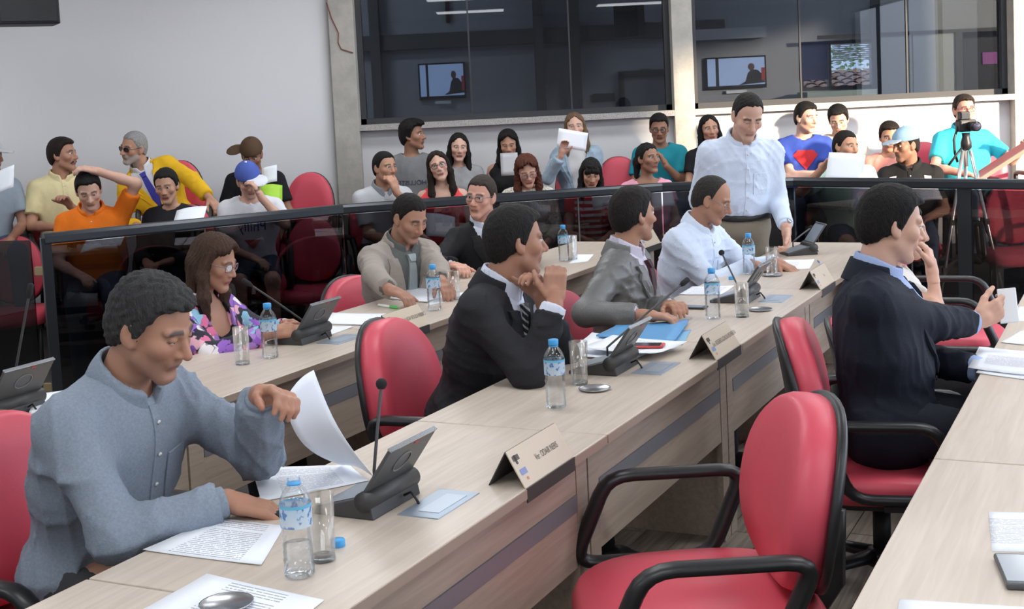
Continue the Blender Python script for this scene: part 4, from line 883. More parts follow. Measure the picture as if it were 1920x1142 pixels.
        def lid(X, Y, Z, D_, ec=ec, lo_=lo_):
            zz = (X-ec[0])*hu[0]+(Y-ec[1])*hu[1]+(Z-ec[2])*hu[2]; ss = np.sqrt((X-ec[0])**2+(Y-ec[1])**2+(Z-ec[2])**2)-.0142*h
            up_ = np.maximum(ss, -(zz-(.0085-lids*.0125)*h)); dn = np.maximum(ss, zz+.0068*h); return np.minimum(D_, np.minimum(up_, dn))
        hd_ops.append(('f', lid))
    nk = cap(nb-nd*.02, hp_(0, -.022, -.055), (.060 if not fem else .048)*h*(.8+.2*fat), (.055 if not fem else .045)*h)
    hd_ops.append(('u', nk, .022, 0))
    body = [('u', p_, .05, 0) for p_ in tor]+[('u', p_, .035, 0) for p_ in sho]
    armops = []
    for nm_ in 'LR':
        S, E_, Wr, fd, hd, pr = arms[nm_]; armops += [('u', cap(S, E_, ar*1.02, ar*.84), .035, 0), ('u', cap(E_, E_*.6+Wr*.4, ar*.86, ar*.80), .02, 0), ('u', cap(E_*.6+Wr*.4, Wr, ar*.80, .027*H*(.88 if fem else 1)), .02, 0)]
        armops += [('u', p_, .008, 0) for p_ in pr]
    legops = [('u', p_, .03, 0) for p_ in legp]+[('u', p_, .02, -.012) for p_ in shoep]
    ops = body+legops+armops+hd_ops
    root = thing('person', label, 'person', (pel[0], pel[1], floor), 0)
    loc = (pel[0], pel[1], floor)
    base = A(SKIN[skin]); lipc = A((.42, .10, .10)) if fem else base*A((.78, .60, .60)); hcol = A(hair['col'] if hair else (.02, .018, .016)); bcol = base*.12+np.minimum(hcol, .06)*.8
    def colfn(P_):
        q = P_-hc; x, y, z = q@hr/h, q@hf/h, q@hu/h; c = np.tile(base, (len(P_), 1))
        def mixc(mask, col):
            m_ = np.clip(mask, 0, 1)[:, None]; c[:] = c*(1-m_)+A(col)*m_
        inh = (np.abs(x) < .09) & (z > -.13) & (z < .13) & (y > .02)
        mixc(inh*.35*np.exp(-((np.abs(x)-.042)/.018)**2-((z+.028)/.02)**2), base*A((1.12, .72, .68)))
        mixc(inh*.35*np.exp(-(x/.016)**2-((z+.025)/.014)**2), base*A((1.1, .75, .72)))
        mixc(inh*(y > .07)*(np.abs(x) < .025)*np.clip(1.6-np.abs(z+.0645)/.0075, 0, 1)*np.clip((.026-np.abs(x))/.004, 0, 1), lipc)
        mixc(inh*(y > .07)*(np.abs(x) < .023)*np.clip(1.3-np.abs(z+.0640)/.0022, 0, 1), base*.35)
        if brow: zb = .0305-np.clip(np.abs(x)-.035, 0, 1)*.35; mixc(inh*(y > .045)*np.clip(2.0-np.abs(z-zb)/(.0038 if not fem else .0032), 0, 1)*np.clip((np.abs(x)-.009)/.004, 0, 1)*np.clip((.054-np.abs(x))/.006, 0, 1)*.97, bcol)
        mixc(inh*(y > .06)*np.clip(1.5-np.abs(z-(.010+(.0085-lids*.0125)))/.0022, 0, 1)*np.clip((.0165-np.abs(np.abs(x)-.031))/.003, 0, 1)*.75, base*.22)
        if stub: mixc(stub*(z < -.035)*(z > -.14)*np.clip((y-(-.005))/.02, 0, 1)*(1-.6*np.exp(-((np.abs(x)-.045)/.02)**2-((z+.035)/.014)**2)), base*.45+A((.03, .03, .035)))
        if beard: mixc((z < -.038)*(z > -.14)*np.clip((y-.0)/.02, 0, 1)*.8*(1-np.clip(1.4-np.abs(z+.0645)/.007, 0, 1)*(np.abs(x) < .024)), beard)
        hm = np.exp(-(((P_-arms['L'][2])**2).sum(1))/.02)+np.exp(-(((P_-arms['R'][2])**2).sum(1))/.02); mixc(hm*.18, base*A((1.05, .8, .75)))
        return c
    # multi-resolution body: coarse frame, fine head and hands
    hb = (hc-A((.135, .135, .15))*h, hc+A((.135, .135, .15))*h); boxes = [(hb[0], hb[1], .0046*res)]
    for nm_ in 'LR':
        Wr, hd = arms[nm_][2], arms[nm_][4]; cc = Wr+hd*.085; boxes.append((cc-.12, cc+.12, .0050*res))
    hC = .0158; lo, hi = bounds(ops); P0, F0 = grid_mesh(ops, lo, hi, hC)
    fc_ = P0[F0].mean(1); keep = np.ones(len(F0), bool)
    for b0, b1, _ in boxes: keep &= ~np.all((fc_ > b0+hC*1.3) & (fc_ < b1-hC*1.3), 1)
    PP, FF = [P0], [F0[keep]]; off = len(P0); done = []
    for b0, b1, hh in boxes:
        p_, f_ = grid_mesh(ops, b0, b1, hh)
        if len(p_):
            fcn = p_[f_].mean(1); kp = np.ones(len(f_), bool)
            for d0, d1 in done: kp &= ~np.all((fcn > d0+.01) & (fcn < d1-.01), 1)
            f_ = f_[kp]
        done.append((b0, b1)); PP.append(p_); FF.append(f_+off); off += len(p_)
    PA, FA = np.concatenate(PP), np.concatenate(FF); us = np.zeros(len(PA), bool); us[FA.ravel()] = True; mp_ = np.cumsum(us)-1
    bo = to_obj('body', PA[us], mp_[FA], m_skin, root, loc, colfn)
    def lw(v): return tuple(A(v)-A(loc))
    # eyes
    for q in (-1, 1):
        ec = hp_(.031*q, .0735, .010); e = MB(); n1, n2 = 10, 7; vs_ = []
        for i in range(n2+1):
            for j in range(n1): ph = math.pi*i/n2; t_ = 2*math.pi*j/n1; d_ = hf*math.cos(ph)+(hr*math.cos(t_)+hu*math.sin(t_))*math.sin(ph); vs_.append(ec+d_*.0130*h-A(loc))
        e.add(vs_, [(i*n1+j, i*n1+(j+1) % n1, (i+1)*n1+(j+1) % n1, (i+1)*n1+j) for i in range(n2) for j in range(n1)], True); eo = e.build('eye', m_eye, root); eo.data.materials.append(m_iris)
        gz = nrm(hf-hu*.25)
        for p_ in eo.data.polygons:
            if (A(p_.center)+A(loc)-ec)@hf > .0108*h: p_.material_index = 1
    G = dict(pel=pel, tr=tr, tf=tf, tu=tu, nb=nb, nd=nd, hc=hc, hr=hr, hf=hf, hu=hu, h=h, H=H, hp=hp_, arms=arms, tor=tor, sho=sho, root=root, loc=loc, lw=lw, nk=nk, lg=lg, f=f, r=r, tips=tips, ar=ar, fat=fat, fem=fem, res=res, shL=shL, shR=shR, floor=floor, legp=legp, SW=SW)
    if top: 
        for t_ in (top if isinstance(top, list) else [top]): garment(G, **t_)
    if bottom: trousers(G, **bottom)
    if shoes is not None:
        so = [('u', p_, .02, .004) for p_ in shoep]
        for sg, ii in (('L', (0, 1)), ('R', (2, 3))):
            s2 = [so[i_] for i_ in ii]; s2.append(('f', lambda X, Y, Z, D_: np.maximum(D_, (floor+.002)-Z+0*X+0*Y)))
            lo, hi = bounds([so[i_] for i_ in ii]); p_, f_ = grid_mesh(s2, lo, hi, .017); to_obj('shoe', p_, f_, mat('shoe_%.2f_%.2f' % (shoes[0], shoes[2]), shoes, .45), root, loc)
    if hair: hairdo(G, **hair)
    if cap_: capfn(G, **cap_)
    if glasses: spectacles(G, **glasses)
    if extra: extra(G)
    return G

def project(G, ops, x, z, off=.004, y0=.34):
    """points given in the torso frame (x right, z up from the pelvis) dropped onto the front of a garment"""
    x, z = A(x, float), A(z, float); P_ = G['pel'][None]+x[:, None]*G['tr']+z[:, None]*G['tu']+y0*G['tf']; t = np.zeros(len(x))
    for _ in range(40):
        Q = P_-t[:, None]*G['tf']; d = evalf(ops, Q[:, 0], Q[:, 1], Q[:, 2]); t = np.minimum(t+np.maximum(d-off, -.01)*.8, .5)
    return P_-t[:, None]*G['tf']
def patch(G, ops, name, m, rows, off=.005, thick=.006, parent=None):
    """rows: list of (z, x0, x1) swept into a cloth strip lying on the garment"""
    nc = 7; X, Z = [], []
    for z, x0, x1 in rows:
        for t in np.linspace(0, 1, nc): X.append(x0+(x1-x0)*t); Z.append(z if not hasattr(z, '__len__') else z[0]+(z[1]-z[0])*t)
    P_ = project(G, ops, X, Z, off); P2 = P_-G['tf']*thick; nr = len(rows); n = nr*nc; V = np.concatenate([P_, P2])-A(G['loc'])
    F = []
    for i in range(nr-1):
        for j in range(nc-1): a = i*nc+j; F.append((a, a+1, a+nc+1, a+nc)); F.append((n+a, n+a+nc, n+a+nc+1, n+a+1))
    for i in range(nr-1):
        for j in (0, nc-1): a = i*nc+j; F.append((a, a+nc, n+a+nc, n+a))
    for j in range(nc-1):
        for i in (0, nr-1): a = i*nc+j; F.append((a, a+1, n+a+1, n+a))
    b = MB(); b.add(V, F, False); o = b.build(name, m, parent or G['root'])
    bm = bmesh.new(); bm.from_mesh(o.data); bmesh.ops.recalc_face_normals(bm, faces=bm.faces); bm.to_mesh(o.data); bm.free(); return o
def chest_text(G, ops, words, size, z, m, x=0, sx=1.0, name='lettering', parent=None, arc=0):
    me = text_mesh(words, size, sx); n = len(me.vertices)
    if not n: return
    c = np.empty(n*3, np.float32); me.vertices.foreach_get('co', c); c = c.reshape(-1, 3)
    P_ = project(G, ops, c[:, 0]+x, c[:, 1]+z-arc*(c[:, 0]**2), .006)-A(G['loc']); me.vertices.foreach_set('co', P_.astype(np.float32).ravel()); me.materials.append(m); link(name, me, parent or G['root'])
def poly_print(G, ops, pts, m, name='print', parent=None, off=.0065):
    P0 = A(pts, float); dense = np.concatenate([P0[i]+(P0[(i+1) % len(P0)]-P0[i])*np.linspace(0, 1, 6)[:-1, None] for i in range(len(P0))]); c = dense.mean(0); n = len(dense); V = []
    for sc in (1, .8, .6, .4, .2): V.append(c+(dense-c)*sc)
    V = np.concatenate(V+[c[None]]); P_ = project(G, ops, V[:, 0], V[:, 1], off)-A(G['loc'])
    b = MB(); b.add(list(P_), [(k*n+i, k*n+(i+1) % n, (k+1)*n+(i+1) % n, (k+1)*n+i) for k in range(4) for i in range(n)]+[(4*n+i, 4*n+(i+1) % n, 5*n) for i in range(n)], False); b.build(name, m, parent or G['root'])
def garment(G, kind='tee', m=None, sleeve=.55, infl=.012, hem=-.06, wr=.004, seed=1, neck='round', collar_m=None, name=None, V=None, placket=None, tie=None, lapel=None, pocket=None, text=None, cuffs=False, prints=None, h=None, open_=None, stripes=None):
    nm_ = name or {'tee': 'shirt', 'shirt': 'shirt', 'polo': 'polo_shirt', 'jacket': 'jacket', 'tank': 'tank_top'}[kind]
    pel, tu, tf, tr, nb, nd = [G[k] for k in ('pel', 'tu', 'tf', 'tr', 'nb', 'nd')]; H = G['H']
    infl = infl+(.009 if kind == 'tank' else 0); ops = [('u', p_, .05, infl) for p_ in G['tor']]
    if kind == 'tank': ops += [('u', cap(nb-tu*.075*H+tr*q*.105*H-tf*.03, nb-tu*.02*H+tr*q*.088*H, .035, .026), .03, infl*.5) for q in (-1, 1)]+[('u', cap(nb-tu*.03*H+tr*q*.088*H, pel+tu*.33*H+tr*q*.075*H+tf*.07, .02, .03), .02, infl*.3) for q in (-1, 1)]
    else: ops += [('u', p_, .035, infl*(1.0 if kind != 'jacket' else 1.05)) for p_ in G['sho']]
    if kind == 'jacket' : ops.append(('u', ell(pel-tu*.01, [tr, tf, tu], (.172*G['fat']*H, .128*G['fat']*H, .15*H)), .05, infl*.6))
    # neck opening
    nr_ = {'round': .012, 'collar': .006, 'wide': .034, 'jacket': .016}[neck if neck in ('round', 'collar', 'wide', 'jacket') else 'round']
    ops.append(('s', cap(nb-nd*.012, nb+nd*.2, G['nk'].r1+nr_+(.012 if neck == 'wide' else 0), G['nk'].r1+nr_+.02), .012, 0))
    def hemcut(X, Y, Z, D_, n=tu, p=pel+tu*hem): return np.maximum(D_, -((X-p[0])*n[0]+(Y-p[1])*n[1]+(Z-p[2])*n[2]))
    ops.append(('f', hemcut))
    if V:
        zb, wt = V; zt = .50*H
        def vcut(X, Y, Z, D_):
            dx, dy, dz = X-pel[0], Y-pel[1], Z-pel[2]; x = dx*tr[0]+dy*tr[1]+dz*tr[2]; y = dx*tf[0]+dy*tf[1]+dz*tf[2]; z = dx*tu[0]+dy*tu[1]+dz*tu[2]
            wd = wt*np.clip((z-zb*H)/(zt-zb*H), 0, 1.4); below = (open_ or 0)*np.clip((zb*H-z)/.3, 0, 1); v_ = np.minimum(wd+below-np.abs(x), y+.01); v_ = np.where(z > zb*H, v_, np.where(below > 0, np.minimum(below-np.abs(x), y+.01), -1)); return np.maximum(D_, v_*.8)
        ops.append(('f', vcut))
    elif neck == 'wide':
        c = nb-tu*.075*H+tf*.07; ops.append(('s', ell(c, [tr, tf, tu], (.085, .12, .075)), .015, 0))
    tor_ops = [o for o in ops if not (o[0] == 'f' and o[1].__name__ == 'vcut')]+([wrinkle(wr, seed)] if wr else [])
    if kind != 'tank':
        for k in 'LR':
            S, E_, Wr, fd, hd, _ = G['arms'][k]; a = G['ar']; sl = sleeve[k] if isinstance(sleeve, dict) else sleeve
            lo_ = infl*.8+.003
            if sl <= 1.0:
                e = S+(E_-S)*sl; dr = nrm(E_-S); sub = [('u', cap(S, e+dr*.02, a*1.06, a*(1.06-.16*sl)+.006), .03, lo_)]
                cutp, cutd = e, dr
            else:
                ops.append(('u', cap(S, E_, a*1.02, a*.95), .045, lo_)); sub = [('u', cap(E_, E_+(Wr-E_)*(sl-1)+fd*.02, a*.95, .03*H+(.004 if kind == 'jacket' else .001)), .022, lo_)]
                cutp, cutd = E_+(Wr-E_)*(sl-1), fd
            sub.append(('f', lambda X, Y, Z, D_, p=cutp, d=cutd: np.maximum(D_, (X-p[0])*d[0]+(Y-p[1])*d[1]+(Z-p[2])*d[2])))
            ops.append(('g', sub, .02))
    if wr: ops.append(wrinkle(wr, seed))
    lo, hi = bounds(ops); hh = h or .0098*G['res']; P_, F = grid_mesh(ops, lo, hi, hh)
    g = to_obj(nm_, P_, F, m, G['root'], G['loc'])
    surf_ops = tor_ops
    # shirt or polo collar
    if neck == 'collar':
        R0_ = G['nk'].r1+.008; nb0 = nb; under = infl < .0105; nb = nb+nd*(.034 if under else .030)*H
        def shell(X, Y, Z, D_, nb=nb):
            dx, dy, dz = X-nb[0], Y-nb[1], Z-nb[2]; hgt = dx*nd[0]+dy*nd[1]+dz*nd[2]; x = dx*tr[0]+dy*tr[1]+dz*tr[2]; y = dx*tf[0]+dy*tf[1]+dz*tf[2]
            inner = (R0_+.003)+.010*np.clip(.5-hgt/.05, 0, 1.5); rad = np.sqrt(np.maximum(dx*dx+dy*dy+dz*dz-hgt*hgt, 0)); d = np.maximum(D_, inner-rad)
            tip = (-.022-.03*np.clip((y-.01)/.07, 0, 1)) if under else (-.032-.05*np.clip((y-.01)/.07, 0, 1)); top = .038-.018*np.clip(y/.07, 0, 1); d = np.maximum(d, np.maximum(hgt-top, tip-hgt)); gap = .006+.42*np.clip(hgt+.03, 0, .2)+.35*np.clip(-.03-hgt, 0, .2)
            return np.maximum(d, np.where(y > 0, gap-np.abs(x), -1))
        co = [('u', cap(nb-nd*.10+tf*.012, nb-nd*.01+tf*.004, R0_+(.018 if under else .036), R0_+(.012 if under else .018)), .01, infl*.3), ('u', cap(nb-nd*.01, nb+nd*.06, R0_+(.012 if under else .017), R0_+.009), .01, 0), ('f', shell)]
        p_, f_ = grid_mesh(co, nb-.15, nb+.15, .0055*G['res']); to_obj('collar', p_, f_, collar_m or m, g, G['loc']); nb = nb0
    so = surf_ops
    if placket:
        patch(G, so, 'placket', placket, [(z*H, -.014, .014) for z in np.linspace(.03, .475, 18)] if kind == 'shirt' else [(z*H, -.016, .016) for z in np.linspace(.34, .475, 8)], .004, .005, g)
        zz = np.linspace(.06, .44, 6) if kind == 'shirt' else np.linspace(.37, .44, 2)
        Q = project(G, so, [0]*len(zz), [z*H for z in zz], .0055)
        for q in Q: b = MB(); c = q-A(G['loc']); b.tube([c, c+G['tf']*.003], .0055, 8); b.build('button', mat('shirt_button', (.75, .75, .72), .4), g)
    if pocket: px, pz, pw_, ph = pocket; patch(G, so, 'pocket', m, [(z, px-pw_/2, px+pw_/2) for z in np.linspace(pz-ph, pz, 6)], .0045, .004, g)
    if lapel:
        zb, wt = V; zt = .50*H
        for q in (-1, 1):
            rows = []
            for z in np.linspace(zb*H, .45*H, 10):
                e = wt*np.clip((z-zb*H)/(zt-zb*H), 0, 1); t = (z-zb*H)/(.45*H-zb*H); wd = .008+.075*min(t/.72, 1)*(1 if t < .8 else .72); rows.append((z, q*(e-.002), q*(e+wd*.8)))
            patch(G, so, 'lapel', lapel, rows, .010, .012, g)
        R1 = G['nk'].r1+.022; nb0 = nb; nb = nb+nd*.032*H
        def jc(X, Y, Z, D_, nb=nb):
            dx, dy, dz = X-nb[0], Y-nb[1], Z-nb[2]; hgt = dx*nd[0]+dy*nd[1]+dz*nd[2]; y = dx*tf[0]+dy*tf[1]+dz*tf[2]; rad = np.sqrt(np.maximum(dx*dx+dy*dy+dz*dz-hgt*hgt, 0))
            return np.maximum(np.maximum(D_, (R1-.002)-rad), np.maximum(np.maximum(hgt-.018, -.06-hgt), y-.045))
        p_, f_ = grid_mesh([('u', cap(nb-nd*.06, nb+nd*.03, R1+.022, R1+.006), .01, 0), ('f', jc)], nb-.16, nb+.16, .006*G['res']); to_obj('jacket_collar', p_, f_, lapel, g, G['loc']); nb = nb0
        for z in (zb-.015, zb-.10):
            Q = project(G, so, [.012], [z*H], .004); c = Q[0]-A(G['loc']); b = MB(); b.tube([c, c+G['tf']*.004], .008, 10); b.build('button', m_black, g)
    if tie:
        rows = [(z*H, -w_, w_) for z, w_ in zip(np.linspace(.10, .462, 16), np.interp(np.linspace(.10, .462, 16), [.10, .13, .43, .44, .462], [.012, .036, .019, .017, .021]))]
        to_ = patch(G, so, 'tie', tie, rows, .012, .012, G['root'])
        patch(G, so, 'tie_knot', tie, [(.432*H, -.015, .015), (.45*H, -.020, .020), (.466*H, -.024, .024)], .021, .014, to_)
    if stripes:
        for i, z in enumerate(np.arange(.06, .46, .05)): patch(G, so, 'stripe', stripes, [(z*H, -.13, .13), ((z+.022)*H, -.13, .13)], .003, .004, g)
    if text:
        for tx_ in text: chest_text(G, so, parent=g, **tx_)
    if prints:
        for pts, m_ in prints: poly_print(G, so, pts, m_, parent=g)
    if cuffs:
        for k in 'LR':
            S, E_, Wr, fd, hd, _ = G['arms'][k]
            if cuffs is True: a0, a1, rr_ = Wr-fd*.055, Wr-fd*.002, .0375*H
            else: a0, a1, rr_ = Wr-fd*.03, Wr+fd*.004, .0345*H
            def cc(X, Y, Z, D_, p0=a0, p1=a1, d=fd, Wr=Wr):
                ax0 = (X-p0[0])*d[0]+(Y-p0[1])*d[1]+(Z-p0[2])*d[2]; ax1 = (X-p1[0])*d[0]+(Y-p1[1])*d[1]+(Z-p1[2])*d[2]; return np.maximum(np.maximum(D_, -ax0), ax1)
            o2 = [('u', cap(a0-fd*.02, a1+fd*.02, rr_), .01, .0), ('f', cc)]; p_, f_ = grid_mesh(o2, np.minimum(a0, a1)-.06, np.maximum(a0, a1)+.06, .0075*G['res']); to_obj('cuff', p_, f_, (collar_m or m) if cuffs is True else cuffs, g, G['loc'])
    G['top_ops'] = so; G['top_obj'] = g
def trousers(G, m, short=False, infl=.015, belt=None, skirt=False, stand=False):
    ops = [('u', G['tor'][0], .04, infl-.004), ('u', G['tor'][1], .05, -.01)]+[('u', p_, .03, infl) for p_ in G['legp']]; tu, pel = G['tu'], G['pel']
    if short:
        for k in 'LR':
            Hp, Kn, An = G['lg'][k]; p = Kn+nrm(Kn-Hp)*(-.02); d = nrm(Kn-Hp); ops.append(('f', lambda X, Y, Z, D_, p=p, d=d: np.where(((X-p[0])**2+(Y-p[1])**2+(Z-p[2])**2) < .6**2, np.maximum(D_, (X-p[0])*d[0]+(Y-p[1])*d[1]+(Z-p[2])*d[2]), D_)))
    else: ops.append(('f', lambda X, Y, Z, D_: np.maximum(D_, (G['floor']+.06)-Z+0*X+0*Y)))
    p = pel+tu*.095*G['H']; ops.append(('f', lambda X, Y, Z, D_: np.maximum(D_, (X-p[0])*tu[0]+(Y-p[1])*tu[1]+(Z-p[2])*tu[2]))); ops.insert(-1, wrinkle(.004, 5))
    lo, hi = bounds(ops); P_, F = grid_mesh(ops, lo, hi, .020); o = to_obj('shorts' if short else 'trousers', P_, F, m, G['root'], G['loc'])
    if belt:
        b0 = pel+tu*.085*G['H']
        bo = [('u', G['tor'][0], .04, infl+.012), ('u', G['tor'][1], .05, .014), ('f', lambda X, Y, Z, D_: np.maximum(D_, np.abs((X-b0[0])*tu[0]+(Y-b0[1])*tu[1]+(Z-b0[2])*tu[2])-.018))]
        lo, hi = bounds(bo[:2]); P_, F = grid_mesh(bo, lo, hi, .010); be = to_obj('belt', P_, F, belt, G['root'], G['loc'])
def hairdo(G, col, t=.010, line=None, style='short', name='h', top=0., length=.25, bald=False, wave=1.0, part=0.0, fringe=False, res=None):
    hp_, hr, hf, hu, h, hc = G['hp'], G['hr'], G['hf'], G['hu'], G['h'], G['hc']; H3 = [hr, hf, hu]
    ys_, zs_ = line or ([-.13, -.07, -.02, .010, .026, .042, .075, .10], [-.092, -.082, -.035, -.030, .026, .064, .082, .088])
    ops = [('u', ell(hp_(0, -.014, .032), H3, (.074*h, .095*h, .086*h)), .02, t), ('u', ell(hp_(0, -.035, -.02), H3, (.066*h, .07*h, .075*h)), .03, t*.7)]
    if top: ops.append(('u', ell(hp_(0, .005, .07), H3, (.066*h, .085*h, .045*h)), .03, top))
    def cut(X, Y, Z, D_):
        dx, dy, dz = X-hc[0], Y-hc[1], Z-hc[2]; x = (dx*hr[0]+dy*hr[1]+dz*hr[2])/h; y = (dx*hf[0]+dy*hf[1]+dz*hf[2])/h; z = (dx*hu[0]+dy*hu[1]+dz*hu[2])/h
        zl = np.interp(y, ys_, zs_)+.35*np.clip(np.abs(x)-.022, 0, .03)*np.clip((y-.035)/.02, 0, 1)*(style == 'short')+.0035*np.sin(x*170+y*60)+((.022-.75*np.minimum(np.abs(x), .05))*np.clip((y-.02)/.03, 0, 1) if (style == 'long' and not fringe) else 0); d = smax(D_, (zl-z)*.6*h, .016)
        if bald: d = np.maximum(d, np.minimum(np.minimum((.062-np.abs(x)), (y+.055)), z-.045)*.7*h)
        return d
    ops.append(('f', cut))
    if style in ('long', 'pony', 'bob'):
        dn = nrm(A((0, 0, -1.))*.8-hu*.35); L_ = length
        if style == 'pony':
            a = hp_(0, -.105, .02); ops += [('u', cap(a, a+dn*.05-hf*.03, .03, .034), .02, 0), ('u', cap(a+dn*.05-hf*.03, a+dn*L_-hf*.01+hr*.03, .034, .018), .02, 0)]
        else:
            for q in (-1, 1):
                a = hp_(.066*q, -.005, .035); b = hp_(.082*q, .004, -.06); c = b+dn*L_*.5+hr*.006*q+hf*.012; e = b+dn*L_+hf*.025-hr*.008*q
                ops += [('u', cap(a, b, .022*h, .024*h), .02, 0), ('u', cap(b, c, .025*h, .029*h), .02, 0), ('u', cap(c, e, .029*h, .014*h), .02, 0)]
                a2 = hp_(.05*q, -.06, -.02); ops += [('u', cap(a2, a2+dn*L_*.7-hf*.01, .045*h, .030*h), .03, 0)]
    if fringe: ops += [('u', cap(hp_(-.045, .072, .052), hp_(.045, .072, .052), .018*h), .02, 0), ('u', cap(hp_(-.055, .066, .035), hp_(.055, .066, .035), .012*h), .02, 0)]
    def strands(X, Y, Z, D_):
        near = np.abs(D_) < .02; ii = np.nonzero(near)
        x, y, z = (X[ii[0], 0, 0], Y[0, ii[1], 0], Z[0, 0, ii[2]]); dx, dy, dz = x-hc[0], y-hc[1], z-hc[2]
        u, v, w_ = dx*hr[0]+dy*hr[1]+dz*hr[2], dx*hf[0]+dy*hf[1]+dz*hf[2], dx*hu[0]+dy*hu[1]+dz*hu[2]; an = np.arctan2(u, v+.01)
        D_ = D_.copy()
        if style == 'short': D_[ii] += .0008*wave*(np.sin(u*260+3*np.sin(v*90))+np.sin(v*230+3*np.sin(w_*110+u*60)))
        else: D_[ii] += .0026*wave*np.sin(an*34+4*np.sin(w_*22)+2*np.sin(w_*50+an*6))
        return D_
    ops.append(('f', strands)); lo, hi = bounds(ops); P_, F = grid_mesh(ops, lo, hi, (res or .0062)*G['res']); G['hair_obj'] = to_obj('hair', P_, F, hairmat(name, col), G['root'], G['loc'])
def capfn(G, m, m2=None, az=0, tilt=0, brim=True):
    hp_, hr, hf, hu, h, hc = G['hp'], G['hr'], G['hf'], G['hu'], G['h'], G['hc']; cf = rotv(hf, hu, az); cr = np.cross(cf, hu); H3 = [hr, hf, hu]
    ops = [('u', ell(hp_(0, -.012, .035), H3, (.077*h, .099*h, .092*h)), .02, .016), ('f', lambda X, Y, Z, D_: np.maximum(D_, -((X-hc[0])*hu[0]+(Y-hc[1])*hu[1]+(Z-hc[2])*hu[2]-.038*h)))]
    P_, F = grid_mesh(ops, hc-.16, hc+.18, .006*G['res']); o = to_obj('cap', P_, F, m, G['root'], G['loc'])
    if brim:
        c = hc+hu*.046*h+cf*.125*h; B3 = [cr, nrm(cf-hu*.15), nrm(hu+cf*.15)]; P_, F = grid_mesh([('u', ell(c, B3, (.082*h, .075*h, .0095)), .01, 0)], c-.13, c+.13, .006*G['res']); to_obj('brim', P_, F, m2 or m, o, G['loc'])
    b = MB(); t = hc+hu*.142*h-hf*.012*h-A(G['loc']); b.tube([t, t+hu*.006], .009, 8); b.build('cap_button', m2 or m, o)
def spectacles(G, m, sun=False, rimless=False, low=0.0):
    hp_, hr, hf, hu, h = G['hp'], G['hr'], G['hf'], G['hu'], G['h']; g = MB(); L_ = A(G['loc'])
    z0 = .006-low; y0 = .098+low*.25
    for q in (-1, 1):
        pts = [hp_(.032*q+.023*math.copysign(abs(math.cos(a))**.75, math.cos(a)), y0-.01*abs(.032*q+.023*math.cos(a))/.05, z0+.0165*math.copysign(abs(math.sin(a))**.75, math.sin(a)))-L_ for a in np.linspace(0, 2*math.pi, 21)[:-1]]
        g.tube(pts, .0013 if rimless else .0021, 5, closed=True); g.tube([hp_(.054*q, y0-.012, z0+.006)-L_, hp_(.074*q, .05, .010)-L_, hp_(.082*q, -.005, .012)-L_], .0019, 5)
    g.tube([hp_(-.010, y0, z0+.005)-L_, hp_(0, y0+.004, z0+.007)-L_, hp_(.010, y0, z0+.005)-L_], .0019, 5); o = g.build('glasses', m, G['root'])
    for q in (-1, 1):
        pts = [hp_(.032*q+.022*math.copysign(abs(math.cos(a))**.75, math.cos(a)), y0-.01*abs(.032*q+.022*math.cos(a))/.05, z0+.0155*math.copysign(abs(math.sin(a))**.75, math.sin(a)))-L_ for a in np.linspace(0, 2*math.pi, 21)[:-1]]
        b = MB(); b.add(pts, [tuple(range(20))]); b.build('lens', mat('sunglass_lens', (.012, .012, .014), .1) if sun else glassy('spectacle_lens', (.95, .96, .97), .04, .0, .4), o)
# ------------------------------------------------------------------ the people
BLK, DKB, BRN, GRY = (.012, .010, .009), (.022, .014, .010), (.055, .026, .014), (.10, .095, .09)
def hr_(col=BLK, **k): return dict(col=col, name='%.3f_%.3f' % (col[0], col[2]), **k)
REC = ([-.13, -.07, -.02, .010, .022, .034, .06, .10], [-.088, -.080, -.035, -.030, .03, .075, .098, .12])
TEE = lambda nm, c, **k: dict(kind='tee', m=cloth(nm, c), **k)
jeans = dict(m=cloth('jeans', (.06, .085, .135), bump=.2, var=.15)); black_tr = dict(m=cloth('black_trousers', (.015, .015, .018))); dkgrey_tr = dict(m=cloth('grey_trousers', (.06, .06, .065))); suit_tr = dict(m=cloth('suit_trousers', (.014, .014, .017)))
PEL = {}
def seat_for(G, az, who, kind='a', back=.03):
    p = G['pel']; f, r = azv(az); o = chair((p[0]-f[0]*back, p[1]-f[1]*back), az, ('red audience chair under ' if kind == 'a' else 'red swivel chair under ')+who, G['floor'], kind)
    sz = max(.36, p[2]-.105-G['floor']); o.scale = (.82, .9, sz/SH) if kind == 'a' else (1.1, 1.1, sz/SH*.96); PEL[who] = round(p[2]-G['floor'], 3); return o
def aud(who, hp, D, az, back=True, **k):
    fl = TIER if back else 0.
    k.setdefault('bottom', jeans); G = person(k.pop('label'), hp, D, az, floor=fl, res=1.32, **k); seat_for(G, az, who, 'a'); return G
def leaf(px, py, D, label, u, v, w_=.20, h_=.28, m_=None, bend=.02, cat='paper', name='paper_sheet', thick=.0015):
    c = A(PD(px, py, D)); u, v = nrm(u), nrm(v); n = np.cross(u, v)
    rows = [[c+u*(a-.5)*w_+v*(b-.5)*h_+n*bend*math.sin(math.pi*a)*(1-.4*b) for a in np.linspace(0, 1, 6)] for b in np.linspace(0, 1, 6)]
    o = surf(rows, c, w_, h_, label, m_ or mp_blank, name, thick, cat); o['group'] = 'papers held by the audience'; return o

